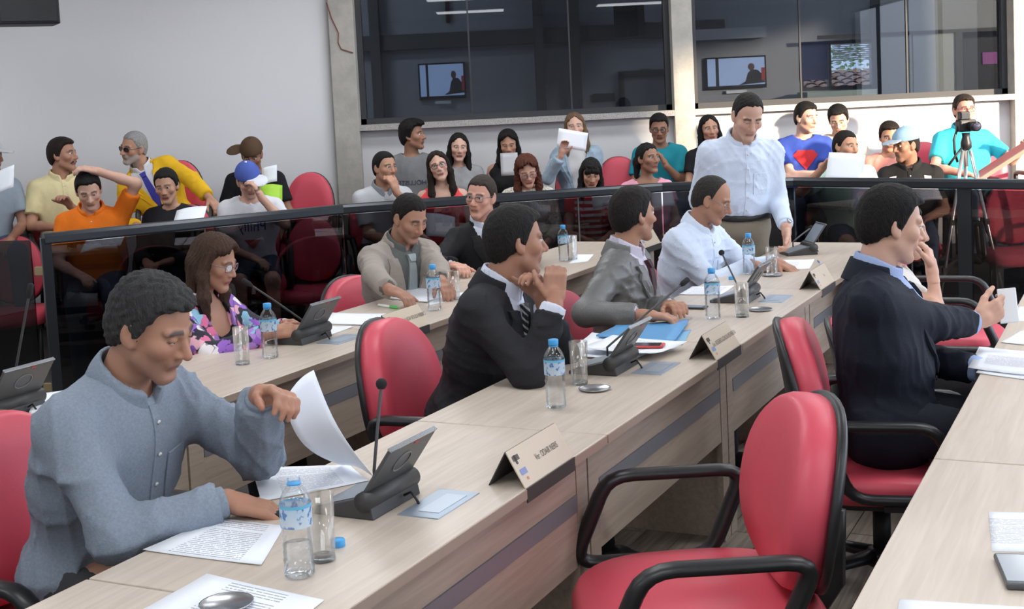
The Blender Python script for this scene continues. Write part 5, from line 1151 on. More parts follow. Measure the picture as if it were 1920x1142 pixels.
# --- councillors
check = mat('cloth_grey_check', (.25, .295, .36), .85, bump=.25, bscale=420, var=.10, vscale=160, spec=.2)
G = person('man in a grey-blue checked shirt turning a page at the nearest desk', (285, 612), 3.12, 114, head=(108, 26, 4), lean=17, skin='mid', fat=1.10, H=1.02, res=.80, stub=.35, lids=1.0,
    R=dict(to=('z', 425, 940, .792), pole=(.7, -.35, -.6), dir=(-.35, .9, -.12), palm=(-.1, 0, -1), curl=.30), L=dict(to=('p', 488, 742, 3.14), pole=(-.5, -.2, -.8), dir=(.3, .9, .28), palm=(.6, .2, -.8), curl=.45, thumb=.8),
    top=dict(kind='shirt', m=check, sleeve=1.93, neck='collar', infl=.019, wr=.0085, seed=3, placket=check, pocket=(-.095, .36, .10, .12), cuffs=True, h=0.0079), bottom=dkgrey_tr, hair=hr_((.046, .045, .046), t=.011, top=.004, wave=2.4, res=.0048))
seat_for(G, 114, 'the man in the grey-blue checked shirt', 'o')
w3 = G['tips']['R'][0]; pen(w3+A((-.05, .05, .05)), w3+A((.015, -.02, -.012)), 'dark pen in the hand of the man in the checked shirt', m_black, m_black, .0042)
charcoal = cloth('charcoal_suit', (.020, .020, .024), .8, .2, 300); white_sh = cloth('white_shirt', (.66, .70, .82)); 
def stripemat(name, c1, c2, sc, rot=.7):
    m, n, l, b = _prin(name); tc = n.new('ShaderNodeTexCoord'); mp = n.new('ShaderNodeMapping'); mp.inputs['Rotation'].default_value = (.5, rot, .3); l.new(tc.outputs['Object'], mp.inputs[0]); wv = n.new('ShaderNodeTexWave'); wv.inputs['Scale'].default_value = sc; l.new(mp.outputs[0], wv.inputs[0])
    cr = n.new('ShaderNodeValToRGB'); cr.color_ramp.interpolation = 'CONSTANT'; e = cr.color_ramp.elements; e[0].color = (*c1, 1); e[1].position = .72; e[1].color = (*c2, 1); l.new(wv.outputs[0], cr.inputs[0]); l.new(cr.outputs[0], b.inputs['Base Color']); b.inputs['Roughness'].default_value = .6; return m
G = person('man in a charcoal suit resting clasped hands before his face', (967, 452), 4.62, 108, head=(72, 6, 0), lean=16, skin='mid', fat=1.05, H=1.02, res=.90, stub=.3, lids=.5,
    R=dict(to=('p', 1040, 572, 4.40), pole=(.45, .2, -.9), dir=(-.35, -.12, .95), palm=(-.8, -.2, -.4), curl=.55, thumb=.4), L=dict(to=('p', 1020, 572, 4.56), pole=(-.5, .3, -.9), dir=(.35, -.12, .95), palm=(.8, -.3, -.4), curl=.55, thumb=.4),
    top=[dict(kind='shirt', name='shirt', m=white_sh, sleeve=1.99, neck='collar', infl=.010, wr=.002, tie=stripemat('striped_tie', (.015, .015, .02), (.45, .47, .5), 18)), dict(kind='jacket', m=charcoal, sleeve=1.86, neck='jacket', infl=.017, wr=.006, seed=8, hem=-.14, V=(.20, .075), lapel=charcoal, open_=.05, h=0.0087)], bottom=suit_tr, hair=hr_((.016, .014, .013), t=.011, top=.003, res=.005))
seat_for(G, 110, 'the man in the charcoal suit', 'o')
sheen = mat('cloth_sheen_grey', (.135, .135, .132), .42, bump=.2, bscale=250, var=.08, vscale=10, spec=.6)
G = person('man in a shiny grey suit turning to look away from the camera', (1188, 402), 5.85, 112, head=(62, 4, 0), lean=3, skin='mid', fat=1.08, H=1.0, res=1.02, stub=.2,
    R=dict(to=('z', 1205, 592, .79), pole=(.8, -.5, -.5)), L=dict(to=('z', 1255, 575, .79)),
    top=[dict(kind='shirt', name='shirt', m=cloth('lilac_shirt', (.58, .55, .66)), sleeve=1.9, neck='collar', infl=.010, wr=.002, tie=cloth('maroon_tie', (.055, .020, .028), .6)), dict(kind='jacket', m=sheen, sleeve=1.9, neck='jacket', infl=.017, wr=.008, seed=12, hem=-.12, V=(.17, .078), lapel=sheen, h=0.0096)], bottom=suit_tr, hair=hr_((.014, .011, .010), t=.012, top=.003, res=.0052))
seat_for(G, 112, 'the man in the shiny grey suit', 'o')
ltblue = cloth('light_blue_shirt', (.66, .75, .90), bump=.15); m_gl = mat('metal_frame', (.25, .25, .26), .3, .8); m_glk = mat('black_frame', (.02, .02, .022), .35)
G = person('seated balding man in a light blue shirt wearing glasses', (1336, 374), 6.9, 128, head=(112, 26, 0), lean=13, skin='mid', fat=1.14, H=1.0, res=1.02, stub=.15, lids=.8, beard=None,
    R=dict(to=('z', 1408, 496, .79), pole=(.7, -.3, -.6), dir=(-.2, .9, -.2), curl=.3), L=dict(to=('z', 1455, 492, .79), pole=(-.6, -.3, -.7), dir=(.1, .9, -.2), curl=.25),
    top=dict(kind='shirt', m=ltblue, sleeve=1.9, neck='collar', infl=.017, wr=.0075, seed=5, placket=ltblue, cuffs=True, h=0.0096, pocket=(-.09, .34, .1, .11)), bottom=dkgrey_tr, hair=hr_((.035, .031, .028), t=.007, line=([-.13, -.07, -.02, .008, .014, .020, .034, .10], [-.092, -.082, -.035, -.030, .03, .08, .13, .14]), res=.005), glasses=dict(m=m_gl, low=.014, rimless=True))
seat_for(G, 120, 'the seated man in the light blue shirt', 'o')
def watch(G):
    S, E_, Wr, fd, hd, _ = G['arms']['L']; a = nrm(np.cross(fd, G['tf'])); b_ = np.cross(fd, a); c = Wr-fd*.012-A(G['loc']); w_ = MB().tube([c+(a*math.cos(t)+b_*math.sin(t))*.031 for t in np.linspace(0, 2*math.pi, 20)[:-1]], .007, 6, 1.0, closed=True).build('watch_strap', m_steel, G['root']); d = c-nrm(b_)*.034*(1 if b_@G['f'] < 0 else -1); MB().tube([d, d+(d-c)*.2], .017, 14).build('watch_case', m_steel, w_)
G = person('standing man in a light blue shirt leaning a hand on the far desk', (1402, 217), 7.55, 171, head=(172, 34, -3), lean=9, side=-2, skin='light', fat=1.12, H=1.06, res=1.02, stand=True, stub=.12, lids=.85,
    L=dict(to=('p', 1474, 425, 7.45), pole=(-.15, -.7, -.1), dir=(.1, .25, -.95), palm=(.9, 0, 0), curl=.5), R=dict(to=(.19, .10, -.03), pole=(.15, -.8, -.2), dir=(0, .4, -.9), palm=(-1, 0, 0)),
    top=dict(kind='shirt', m=ltblue, sleeve=1.92, neck='collar', infl=.017, wr=.0075, seed=21, placket=ltblue, cuffs=True, hem=.10, h=0.0096, pocket=(-.09, .36, .11, .12)), bottom=dict(m=cloth('khaki', (.29, .255, .20)), belt=mat('black_belt', (.015, .014, .013), .4)), hair=hr_((.018, .015, .013), t=.007, line=REC, res=.005), extra=watch)
def floral():
    m, n, l, b = _prin('cloth_floral'); b.inputs['Roughness'].default_value = .7; tc = n.new('ShaderNodeTexCoord'); vo = n.new('ShaderNodeTexVoronoi'); vo.inputs['Scale'].default_value = 24; nz = n.new('ShaderNodeTexNoise'); nz.inputs['Scale'].default_value = 18; nz.inputs['Detail'].default_value = 4
    mx = n.new('ShaderNodeVectorMath'); mx.operation = 'MULTIPLY_ADD'; mx.inputs[1].default_value = (.09,)*3; l.new(tc.outputs['Object'], nz.inputs[0]); l.new(nz.outputs['Color'], mx.inputs[0]); l.new(tc.outputs['Object'], mx.inputs[2]); l.new(mx.outputs[0], vo.inputs[0])
    cr = n.new('ShaderNodeValToRGB'); cr.color_ramp.interpolation = 'CONSTANT'; sp = n.new('ShaderNodeSeparateColor'); l.new(vo.outputs['Color'], sp.inputs[0]); l.new(sp.outputs[0], cr.inputs[0]); e = cr.color_ramp.elements; e[0].color = (.30, .12, .55, 1); e[1].position = .2; e[1].color = (.75, .18, .34, 1)
    for p_, c in ((.38, (.80, .74, .76)), (.52, (.02, .02, .04)), (.66, (.42, .22, .62)), (.80, (.28, .55, .70)), (.90, (.85, .45, .55))): q = e.new(p_); q.color = (*c, 1)
    dk = n.new('ShaderNodeMix'); dk.data_type = 'RGBA'; mr = n.new('ShaderNodeMapRange'); mr.inputs[1].default_value = .60; mr.inputs[2].default_value = .70; l.new(vo.outputs['Distance'], mr.inputs[0]); l.new(mr.outputs[0], dk.inputs[0]); l.new(cr.outputs[0], dk.inputs[6]); dk.inputs[7].default_value = (.02, .02, .035, 1); l.new(dk.outputs[2], b.inputs['Base Color']); return m
fl_m = floral()
def earrings(G):
    for q in (-1, 1):
        c = G['hp'](.080*q, -.002, -.040)-A(G['loc']); b = MB()
        for i in range(4): b.lathe([(.001, -.006), (.005, -.003), (.0055, .001), (.003, .005), (.001, .006)], c=tuple(c-A((0, 0, .011*i))), n=8)
        b.build('earring', m_steel, G['root'])
G = person('woman in a floral jacket wearing glasses and long earrings', (402, 492), 5.5, 118, head=(106, 20, 0), lean=8, skin='mid', fem=True, fat=1.08, H=.98, res=.92, lids=.8,
    R=dict(to=('z', 505, 625, .80), pole=(.8, -.3, -.5), dir=(-.4, .9, .15), palm=(-.7, 0, -.7), curl=.4), L=dict(to=('z', 535, 610, .80), pole=(-.6, -.3, -.6), dir=(.2, .9, .2), palm=(.6, 0, -.8), curl=.35),
    top=[dict(kind='tank', name='black_top', m=cloth('black_top', (.012, .012, .014)), infl=.010, neck='wide', wr=.002), dict(kind='jacket', m=fl_m, sleeve=1.85, neck='jacket', infl=.017, wr=.005, seed=31, hem=-.10, V=(.10, .095), lapel=fl_m, open_=.06, h=0.0090)], bottom=black_tr, hair=hr_((.075, .040, .026), t=.014, style='long', length=.17, top=.006, res=.005), glasses=dict(m=m_gl), extra=earrings)
seat_for(G, 118, 'the woman in the floral jacket', 'o')
beige = cloth('beige_jacket', (.36, .315, .28), .85, .2, 260)
G = person('man in a beige jacket and pale grey tie reading with bowed head', (768, 408), 6.75, 140, head=(136, 30, 0), lean=9, skin='mid', fat=1.05, H=1.0, res=1.02, stub=.25, lids=.9,
    R=dict(to=('z', 745, 568, .80), pole=(.8, -.4, -.4), dir=(-.3, .9, -.1)), L=dict(to=('z', 840, 550, .80), pole=(-.8, -.3, -.4), dir=(.3, .9, -.1)),
    top=[dict(kind='shirt', name='shirt', m=cloth('grey_shirt', (.12, .13, .125)), sleeve=1.9, neck='collar', infl=.010, wr=.002, tie=cloth('pale_tie', (.33, .38, .39), .5)), dict(kind='jacket', m=beige, sleeve=1.9, neck='jacket', infl=.018, wr=.007, seed=14, hem=-.12, V=(.08, .095), lapel=beige, h=0.0100)], bottom=suit_tr, hair=hr_((.013, .010, .009), t=.007, res=.0052))
seat_for(G, 130, 'the man in the beige jacket', 'o')
G = person('man in a black suit and red tie wearing rectangular glasses', (902, 368), 7.7, 166, head=(206, 8, -6), lean=2, side=8, skin='pink', fat=1.16, H=1.02, res=1.02, lids=.45,
    R=dict(to=('z', 850, 500, .80), pole=(.8, -.4, -.4)), L=dict(to=('z', 1000, 500, .80), pole=(-.9, -.2, -.2)),
    top=[dict(kind='shirt', name='shirt', m=white_sh, sleeve=1.9, neck='collar', infl=.010, wr=.002, tie=stripemat('red_tie', (.62, .03, .06), (.75, .55, .58), 9)), dict(kind='jacket', m=cloth('black_suit', (.012, .012, .014), .75), sleeve=1.9, neck='jacket', infl=.018, wr=.006, seed=18, hem=-.12, V=(.16, .08), lapel=cloth('black_lapel', (.014, .014, .016), .6), h=0.0100)], bottom=suit_tr, hair=hr_((.06, .045, .036), t=.008, res=.0052), glasses=dict(m=m_gl))
seat_for(G, 140, 'the man with the red tie', 'o')
navy = cloth('navy_suit', (.012, .016, .028), .75, .2, 300)
NAVY = G = person('man in a navy suit looking at a white phone', (1672, 420), 4.36, 108, head=(88, 14, 0), lean=-4, skin='light', fat=1.16, H=1.03, res=.88, stub=.15, lids=.8,
    R=dict(to=('z', 1862, 612, .83), pole=(.8, -.3, -.5), dir=(-.15, .85, .45), palm=(-.85, .25, .2), curl=.5, thumb=.6), L=dict(to=(-.12, .32, .14)),
    top=[dict(kind='shirt', name='shirt', m=cloth('blue_shirt', (.38, .48, .75)), sleeve=1.97, neck='collar', infl=.010, wr=.002), dict(kind='jacket', m=navy, sleeve=1.86, neck='jacket', infl=.018, wr=.006, seed=44, hem=-.16, V=(.16, .08), lapel=navy, h=0.0084, pocket=(.12, .02, .13, .055))], bottom=dict(m=cloth('navy_trousers', (.014, .017, .027))), hair=hr_((.010, .0085, .008), t=.013, top=.006, res=.005))
seat_for(G, 104, 'the man in the navy suit', 'o')
tip = G['arms']['R'][2]+nrm(G['arms']['R'][4])*.10; c = A(PD(1890, 573, tip[1]))
r = thing('phone', 'white phone held by the man in the navy suit', 'phone', tuple(c), 0); u, v = nrm(A((.8, -.35, .1))), nrm(A((.25, .3, .85))); v = nrm(v-u*(u@v)); R3 = np.column_stack([u, np.cross(v, u), v]); bev(MB().box((0, 0, 0), (.062, .008, .125), R3).build('case', mat('white_case', (.75, .77, .8), .3), r), .003); MB().box(-np.cross(v, u)*-.0045, (.054, .001, .095), R3).build('screen', mat('pale_screen', (.45, .55, .62), .2), r)
cream = cloth('cream_jacket', (.72, .70, .66))
WH = person('person in a cream jacket with chin on hand behind the navy suited man', (1692, 432), 5.28, 106, head=(110, 8, 0), lean=2, skin='light', fem=True, fat=1.05, H=.96, res=1.02,
    R=dict(to=('p', 1748, 510, 5.06), pole=(.4, .2, -.9), dir=(-.25, -.15, .9), palm=(-.3, -.9, 0), curl=.6), L=dict(to=('p', 1792, 592, 4.72), pole=(-.3, .3, -.8), dir=(.9, .25, -.2), palm=(0, 0, -1), curl=.3),
    top=dict(kind='tee', name='jacket', m=cream, sleeve={'L': 1.3, 'R': .95}, infl=.02, wr=.005, neck='round', seed=9), bottom=black_tr, hair=hr_((.02, .014, .010), t=.012, res=.0055))
seat_for(WH, 106, 'the person in the cream jacket', 'o', -.10)
chair(SN(6.95, -.95)[:2], 112, 'empty red swivel chair with black arms beyond the navy suited man')

# --- audience, left of the left pillar
aud('the man in the yellow polo', (118, 290), 9.55, 150, label='man with a moustache in a pale yellow polo looking right', head=(102, 2, 0), lean=0, skin='mid', fat=1.08, stub=.1, top=dict(kind='polo', m=cloth('pale_yellow', (.72, .63, .36)), sleeve=.72, neck='collar', infl=.016, placket=cloth('pale_yellow', (1, 1, 1))), hair=hr_(DKB, t=.013, top=.004), R=dict(to=(.12, .30, .16)), L=dict(to=(.0, .26, .30), dir=(.4, .5, .6), curl=.4),
    extra=lambda G: to_obj('moustache', *grid_mesh([('u', cap(G['hp'](-.02, .088, -.050), G['hp'](.02, .088, -.050), .0062), .01, 0), ('u', cap(G['hp'](-.02, .088, -.05), G['hp'](-.029, .078, -.062), .0055), .01, 0), ('u', cap(G['hp'](.02, .088, -.05), G['hp'](.029, .078, -.062), .0055), .01, 0)], G['hc']-.15, G['hc']+.15, .004), hairmat('m', (.05, .045, .04)), G['root'], G['loc']))
aud('the man in the orange polo', (166, 356), 8.65, 166, False, label='man in a bright orange polo with a hand on his head', head=(160, 30, 6), lean=6, skin='light', fat=1.05, lids=.85, top=dict(kind='polo', m=cloth('orange', (.85, .20, .015)), sleeve=.75, neck='collar', infl=.016, placket=cloth('orange', (1, 1, 1))), hair=hr_(BLK, t=.011), L=dict(to=('p', 186, 322, 8.62), pole=(-1, .1, .25), dir=(.9, .1, .25), palm=(.1, -.3, -1), curl=.4), R=dict(to=(.10, .32, .14)))
yb = cloth('yellow_blazer', (.80, .47, .02))
aud('the man in the yellow blazer', (250, 277), 9.75, 176, label='old man in a bright yellow blazer and blue tie wearing sunglasses', head=(216, 8, -10), lean=2, side=26, skin='tan', fat=1.05, beard=(.42, .40, .38), top=[dict(kind='shirt', name='shirt', m=cloth('pale_shirt', (.70, .70, .74)), sleeve=1.8, neck='collar', infl=.010, wr=.002, tie=cloth('blue_tie', (.045, .045, .32), .5)), dict(kind='jacket', m=yb, sleeve=1.88, neck='jacket', infl=.017, wr=.006, seed=2, hem=-.14, V=(.12, .09), lapel=yb, open_=.04)], bottom=dict(m=cloth('yellow_trousers', (.75, .43, .02))), hair=hr_((.42, .41, .40), t=.007), glasses=dict(m=m_glk, sun=True), R=dict(to=(.2, .24, .14)), L=dict(to=('p', 400, 378, 9.5), pole=(-.9, 0, -.3)))
aud('the girl in the dark jacket', (312, 348), 8.75, 188, False, label='girl in a dark jacket with tied back hair looking down', head=(180, 16, 4), lean=4, skin='tan', fem=True, H=.97, lids=.85, top=dict(kind='shirt', name='jacket', m=cloth('black_jacket', (.018, .018, .024)), sleeve=1.9, infl=.017, wr=.006, neck='round'), bottom=black_tr, hair=hr_(BLK, t=.010, style='pony', length=.2), R=dict(to=(.08, .32, .17)), L=dict(to=(-.08, .32, .17)))
leaf(355, 408, 8.45, 'paper in the hands of the girl in the dark jacket', (1, 0, .1), (0, .8, .5), .2, .2)
leaf(195, 452, 8.2, 'folded paper in the lap of the man in the orange polo', (1, 0, .15), (0, .8, .4), .26, .2)
aud('the man in the brown cap', (472, 290), 10.35, 178, label='man in a brown cap and black shirt bent over a paper', head=(176, 30, 0), lean=8, skin='brown', top=TEE('black_tee', (.014, .015, .018), sleeve=.7, infl=.018), cap_=dict(m=cloth('brown_cap', (.10, .06, .035)), az=-95), hair=hr_(BLK, t=.006), R=dict(to=(.15, .3, .1)), L=dict(to=(-.2, .3, .05)))
leaf(505, 328, 10.0, 'small sheet in the hands of the man in the brown cap', (1, 0, .2), (0, .3, 1), .12, .13)
o = leaf(508, 368, 9.9, 'lime green bag on the lap of the man in the brown cap', (1, 0, 0), (0, .5, 1), .16, .16, mat('lime_fabric', (.42, .75, .06), .6), .05, 'bag', 'cloth_bag', .03); del o['group']
wt = cloth('white_tee', (.74, .75, .80))
aud('the boy in the blue cap', (466, 338), 9.15, 168, False, label='boy in a blue and white cap and printed white t-shirt', head=(160, 26, 8), lean=10, skin='light', H=.97, lids=.9, top=TEE('white_tee', (.74, .75, .80), sleeve=.7, infl=.018, text=[dict(words='Philly', size=.095, z=.31, m=cloth('print_blue', (.06, .08, .30)), arc=-.3)], prints=[([(-.09, .37), (.0, .40), (.05, .39), (-.02, .375)], cloth('print_red', (.55, .08, .10))), ([(-.06, .22), (.06, .22), (.0, .15)], cloth('print_red', (1, 1, 1)))]), cap_=dict(m=cloth('royal_cap', (.075, .12, .42)), m2=cloth('cap_white', (.7, .72, .78)), az=25), hair=hr_(BLK, t=.006), bottom=dict(m=jeans['m'], short=True), L=dict(to=('p', 491, 372, 9.0), pole=(-.6, .2, -.8), dir=(.35, -.1, .9), palm=(.9, -.3, 0), curl=.4), R=dict(to=(.02, .30, .14)))
aud('the man cut by the left frame edge', (-22, 292), 9.3, 150, label='man cut off by the left frame edge holding a paper', head=(105, 6, 0), skin='brown', top=TEE('grey_blue_tee', (.30, .36, .42), sleeve=.7, infl=.016), hair=hr_(GRY, t=.006), cap_=dict(m=cloth('pale_cap', (.5, .5, .52)), az=0))
leaf(4, 340, 9.0, 'paper of the man cut off by the left frame edge', (1, 0, .4), (0, .3, 1), .18, .16)
chair(PD(575, 400, 10.7)[:2], 182, 'empty red audience chair in the back row near the left pillar', TIER, 'a'); chair(PD(583, 450, 9.35)[:2], 176, 'empty red audience chair in the front row beside the boy in the cap', 0, 'a')
chair(PD(15, 400, 9.0)[:2], 165, 'empty red audience chair by the left frame edge', 0, 'a')

# --- audience, middle
polo_w = cloth('white_grey_polo', (.58, .60, .63))
aud('the youth in the pale polo', (722, 314), 9.95, 158, False, label='youth in a white and grey polo with hand on chin', head=(138, 4, 0), lean=10, skin='tan', top=dict(kind='polo', m=polo_w, sleeve=.75, neck='collar', infl=.017, collar_m=cloth('grey_collar', (.28, .30, .33)), placket=polo_w), hair=hr_(BLK, t=.008), L=dict(to=('p', 744, 362, 9.75), pole=(-.6, .3, -.8), dir=(.2, -.1, .95), palm=(.5, -.8, 0), curl=.6), R=dict(to=(-.02, .3, .14)))
gt = (.20, .205, .215)
aud('the youth in the lettered grey t-shirt', (774, 254), 10.95, 186, label='youth with bushy black hair in a grey lettered t-shirt', head=(112, 0, 0), lean=-2, skin='brown', top=TEE('grey_tee', gt, sleeve=.7, infl=.018, text=[dict(words='HOLLISTER', size=.055, z=.27, m=cloth('print_navy', (.03, .035, .07)), sx=1.0)]), hair=hr_(BLK, t=.016, top=.030, wave=2.5))
aud('the girl in the red tank top', (822, 312), 9.85, 180, False, label='girl with glasses and long hair in a red tank top', head=(176, -2, 12), lean=2, skin='light', fem=True, H=.97, top=dict(kind='tank', m=cloth('red_tank', (.72, .07, .08)), infl=.011, neck='wide'), hair=hr_(DKB, t=.012, style='long', length=.27), glasses=dict(m=m_glk), bottom=black_tr)
leaf(826, 425, 9.4, 'white sheet on the lap of the girl in the red tank top', (1, 0, -.2), (0, .7, .7), .21, .22)
aud('the girl in the heather grey t-shirt', (860, 276), 10.8, 182, label='girl with long dark hair in a heather grey t-shirt', head=(172, 8, -3), lean=5, skin='light', fem=True, H=.97, top=TEE('heather_grey', (.32, .325, .335), sleeve=.6, infl=.016, text=[dict(words='HA', size=.045, z=.28, m=cloth('print_navy', (.03, .035, .07)))]), hair=hr_(BLK, t=.010, style='long', length=.34))
aud('the girl in the black sleeveless top', (953, 270), 10.9, 180, label='girl in a black sleeveless top reading a tablet', head=(180, 18, 3), lean=5, skin='tan', fem=True, H=.97, lids=.85, top=dict(kind='tank', m=cloth('black_top', (.012, .012, .014)), infl=.012, neck='round'), hair=hr_(BLK, t=.014, style='long', length=.16, top=.004), R=dict(to=(.03, .30, .24), dir=(-.3, .6, .5), curl=.4), L=dict(to=(-.09, .30, .2)))
o = leaf(955, 308, 10.55, 'pale tablet read by the girl in the black sleeveless top', (1, 0, 0), (0, .35, 1), .14, .19, mat('tablet_grey', (.42, .43, .45), .4), 0, 'tablet', 'tablet', .008); del o['group']
lace = mat('cloth_lace', (.62, .58, .52), .85, bump=.2, bscale=200, var=.6, vscale=70)
aud('the woman with auburn hair', (988, 320), 9.95, 184, False, label='woman with wavy auburn hair in a patterned white blouse', head=(172, 26, 6), lean=10, skin='pink', fem=True, fat=1.12, H=.98, lids=.9, top=dict(kind='shirt', name='blouse', m=lace, sleeve=1.6, infl=.018, neck='round'), hair=hr_((.13, .040, .022), t=.018, style='long', length=.15, top=.008, wave=2), glasses=dict(m=m_gl, low=.008))
denim = cloth('light_denim', (.33, .43, .52), bump=.25, var=.18)
aud('the blonde woman in denim', (1078, 238), 10.85, 184, label='blonde woman in a denim jacket holding a page before her mouth', head=(180, 3, 4), lean=2, skin='light', fem=True, H=.99, lids=.45, top=[TEE('white_print_tee', (.60, .60, .60), sleeve=.4, infl=.010, wr=.002), dict(kind='jacket', name='denim_jacket', m=denim, sleeve=1.9, neck='jacket', infl=.017, wr=.007, seed=6, hem=-.06, V=(.0, .10), lapel=denim, open_=.06)], hair=hr_((.20, .13, .075), t=.011, style='long', length=.2), R=dict(to=('p', 1052, 292, 10.6), pole=(.5, 0, -.85), dir=(-.25, .2, .9), palm=(-.3, .2, .9), curl=.3), L=dict(to=(.0, .28, .1)))
leaf(1073, 262, 10.58, 'white page held up before the blonde woman\'s mouth', (1, 0, -.22), (.18, .15, 1), .24, .15, None, .004)
aud('the girl with a fringe', (1108, 325), 9.9, 176, False, label='girl with a black fringe in a red and white striped top', head=(176, 24, -2), lean=7, skin='tan', fem=True, H=.93, lids=.9, top=TEE('striped_red', (.58, .05, .07), sleeve=.4, infl=.012, stripes=cloth('stripe_white', (.72, .68, .68))), bottom=dict(m=cloth('plum_trousers', (.10, .03, .05))), hair=hr_(BLK, t=.013, style='long', length=.15, fringe=True), L=dict(to=(-.05, .3, .14)), R=dict(to=(.06, .3, .14)))
leaf(1138, 372, 9.6, 'grey sheet in the hands of the girl with a fringe', (1, 0, .1), (0, .7, .5), .22, .2, papermat('greyish_sheet', False, (.55, .56, .6)))
aud('the youth in the teal t-shirt', (1236, 240), 10.95, 182, label='youth in a teal t-shirt with black glasses', head=(186, 16, 0), lean=5, skin='brown', H=.97, top=TEE('teal', (.02, .27, .34), sleeve=.7, infl=.018), hair=hr_(BLK, t=.009, top=.004), glasses=dict(m=m_glk), L=dict(to=(-.03, .22, .34), dir=(.3, -.2, .9), curl=.5), R=dict(to=(.12, .3, .12)))
aud('the woman in the pink t-shirt', (1215, 297), 9.95, 178, False, label='woman in a pink t-shirt with hair tied back', head=(146, 0, 0), lean=0, skin='brown', fem=True, fat=1.18, H=.98, top=TEE('pink_tee', (.80, .36, .46), sleeve=.45, infl=.014, neck='wide'), hair=hr_(BLK, t=.009, style='pony', length=.16))
leaf(1243, 375, 9.6, 'sheet on the lap of the woman in the pink t-shirt', (1, 0, .1), (0, .7, .5), .16, .18)
aud('the girl behind the standing man', (1330, 242), 10.75, 184, label='girl in a black t-shirt half hidden by the standing man', head=(176, 4, 4), lean=3, skin='tan', fem=True, H=.97, top=TEE('black_tee', (.014, .015, .018), sleeve=.5, infl=.014), hair=hr_(BLK, t=.010, style='long', length=.22), R=dict(to=(.06, .28, .12)))
chair(PD(1165, 330, 10.9)[:2], 180, 'empty red audience chair between the denim jacket and the teal t-shirt', TIER, 'a')

# --- audience, right
mk = cloth('emblem_red', (.62, .04, .05))
aud('the youth in the royal blue t-shirt', (1512, 220), 10.55, 186, label='youth in a royal blue t-shirt with a red chest emblem and folded arms', head=(150, 10, 0), lean=0, skin='light', top=TEE('royal_blue', (.045, .085, .40), sleeve=.7, infl=.018, prints=[([(-.10, .36), (-.06, .40), (.06, .40), (.10, .36), (0, .24)], mk)]), hair=hr_(BLK, t=.009, top=.004), R=dict(to=(-.12, .20, .20), pole=(.9, .2, -.4), dir=(-1, .1, .1), palm=(0, -1, 0)), L=dict(to=(.12, .22, .17), pole=(-.9, .2, -.4), dir=(1, .1, .1), palm=(0, -1, 0)))
aud('the boy in the beige t-shirt', (1572, 224), 11.1, 178, label='boy with black hair in a beige t-shirt bending his head', head=(196, 26, 4), lean=5, skin='light', H=.98, lids=.9, top=TEE('beige_tee', (.56, .50, .44), sleeve=.7, infl=.018, prints=[([(-.11, .36), (-.05, .36), (-.05, .22), (-.11, .22)], cloth('pink_print', (.72, .25, .36)))]), hair=hr_(BLK, t=.014, top=.010))
aud('the man in the mint t-shirt', (1586, 275), 9.95, 184, False, label='man in a mint lettered t-shirt holding up large papers', head=(150, 6, -6), lean=0, side=6, skin='tan', fat=1.08, top=TEE('mint_tee', (.42, .58, .50), sleeve=.7, infl=.018, text=[dict(words='CLOTHING\nCK', size=.05, z=.20, m=cloth('print_grey', (.12, .13, .14)))]), bottom=dict(m=jeans['m'], short=True), hair=hr_(BLK, t=.009), R=dict(to=('p', 1540, 318, 9.7), pole=(.8, 0, -.6), dir=(-.5, .3, .6), palm=(-.6, .5, 0), curl=.5), L=dict(to=(-.16, .30, .22)))
leaf(1585, 315, 9.55, 'large white papers held up by the man in the mint t-shirt', (1, 0, -.12), (.25, .3, 1), .27, .22, None, .03)
leaf(1618, 358, 9.5, 'second white paper drooping below the large held papers', (1, 0, .15), (.1, .35, 1), .18, .26, None, .03)
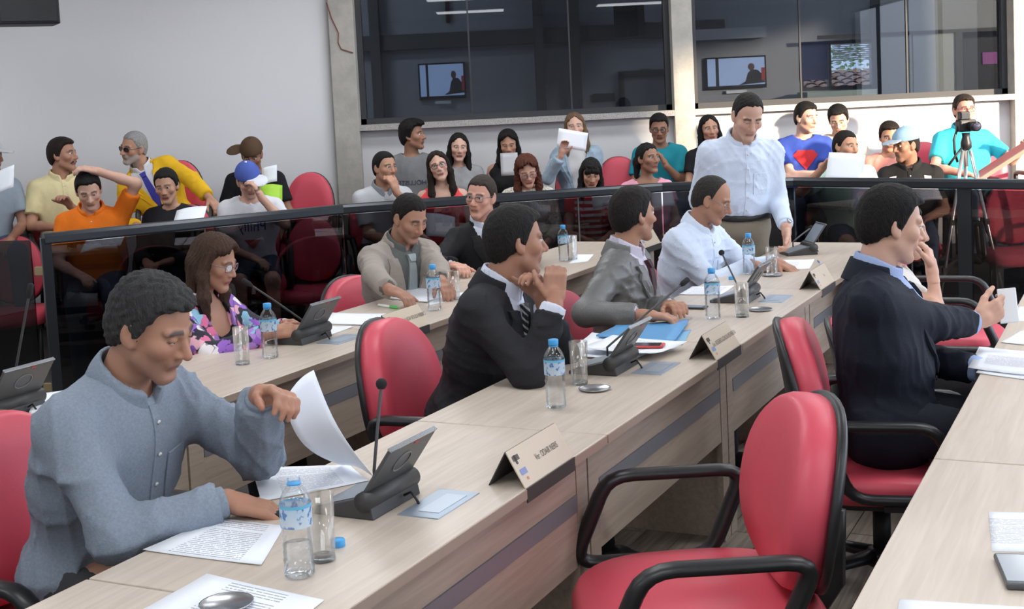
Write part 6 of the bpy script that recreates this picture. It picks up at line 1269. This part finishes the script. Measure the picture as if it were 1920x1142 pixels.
aud('the person in the salmon shirt', (1668, 256), 10.45, 188, label='person in a salmon shirt hidden behind the man in the denim cap', head=(190, 14, 0), lean=4, skin='tan', H=.96, top=TEE('salmon', (.80, .33, .27), sleeve=.6, infl=.016), hair=hr_(DKB, t=.012, top=.004))
bp = cloth('black_polo', (.016, .016, .018)); wp = cloth('white_panel', (.72, .72, .74))
aud('the man in the denim cap', (1698, 272), 9.85, 196, False, label='man in a pale denim cap and black polo with white panels', head=(248, 8, 0), lean=5, skin='brown', fat=1.08, top=dict(kind='polo', m=bp, sleeve=.72, neck='collar', infl=.018, placket=bp, prints=[([(.10, .44), (.15, .43), (.16, .28), (.12, .28)], wp), ([(-.10, .44), (-.15, .43), (-.16, .28), (-.12, .28)], wp)]), cap_=dict(m=cloth('denim_cap', (.22, .36, .48)), m2=cloth('cap_brim', (.34, .40, .47)), az=0), hair=hr_(BLK, t=.006), stub=.4, R=dict(to=(.05, .32, .16)), L=dict(to=(-.12, .32, .16)))
leaf(1730, 362, 9.5, 'grey paper in the lap of the man in the denim cap', (1, 0, .1), (0, .7, .5), .24, .2, MATS['greyish_sheet'])
turq = cloth('turquoise', (.05, .52, .66))
aud('the cameraman', (1808, 206), 10.6, 178, label='cameraman in a turquoise polo with glasses behind the tripod', head=(178, 2, 0), lean=0, skin='pink', fat=1.14, top=dict(kind='polo', m=turq, sleeve=.72, neck='collar', infl=.018, placket=turq), hair=hr_((.04, .028, .02), t=.009, top=.004, wave=2), glasses=dict(m=mat('red_frame', (.35, .06, .05), .4)), R=dict(to=('p', 1805, 325, 10.3), pole=(.8, 0, -.6)), L=dict(to=('p', 1920, 272, 10.35), pole=(-.4, -.2, -.7)))
chair(PD(1745, 340, 10.9)[:2], 184, 'empty red audience chair left of the cameraman', TIER, 'a'); chair(PD(1862, 340, 10.9)[:2], 178, 'empty red audience chair right of the cameraman', TIER, 'a'); chair(PD(1905, 420, 9.6)[:2], 192, 'empty red audience chair behind the rail at the right frame edge', 0, 'a')
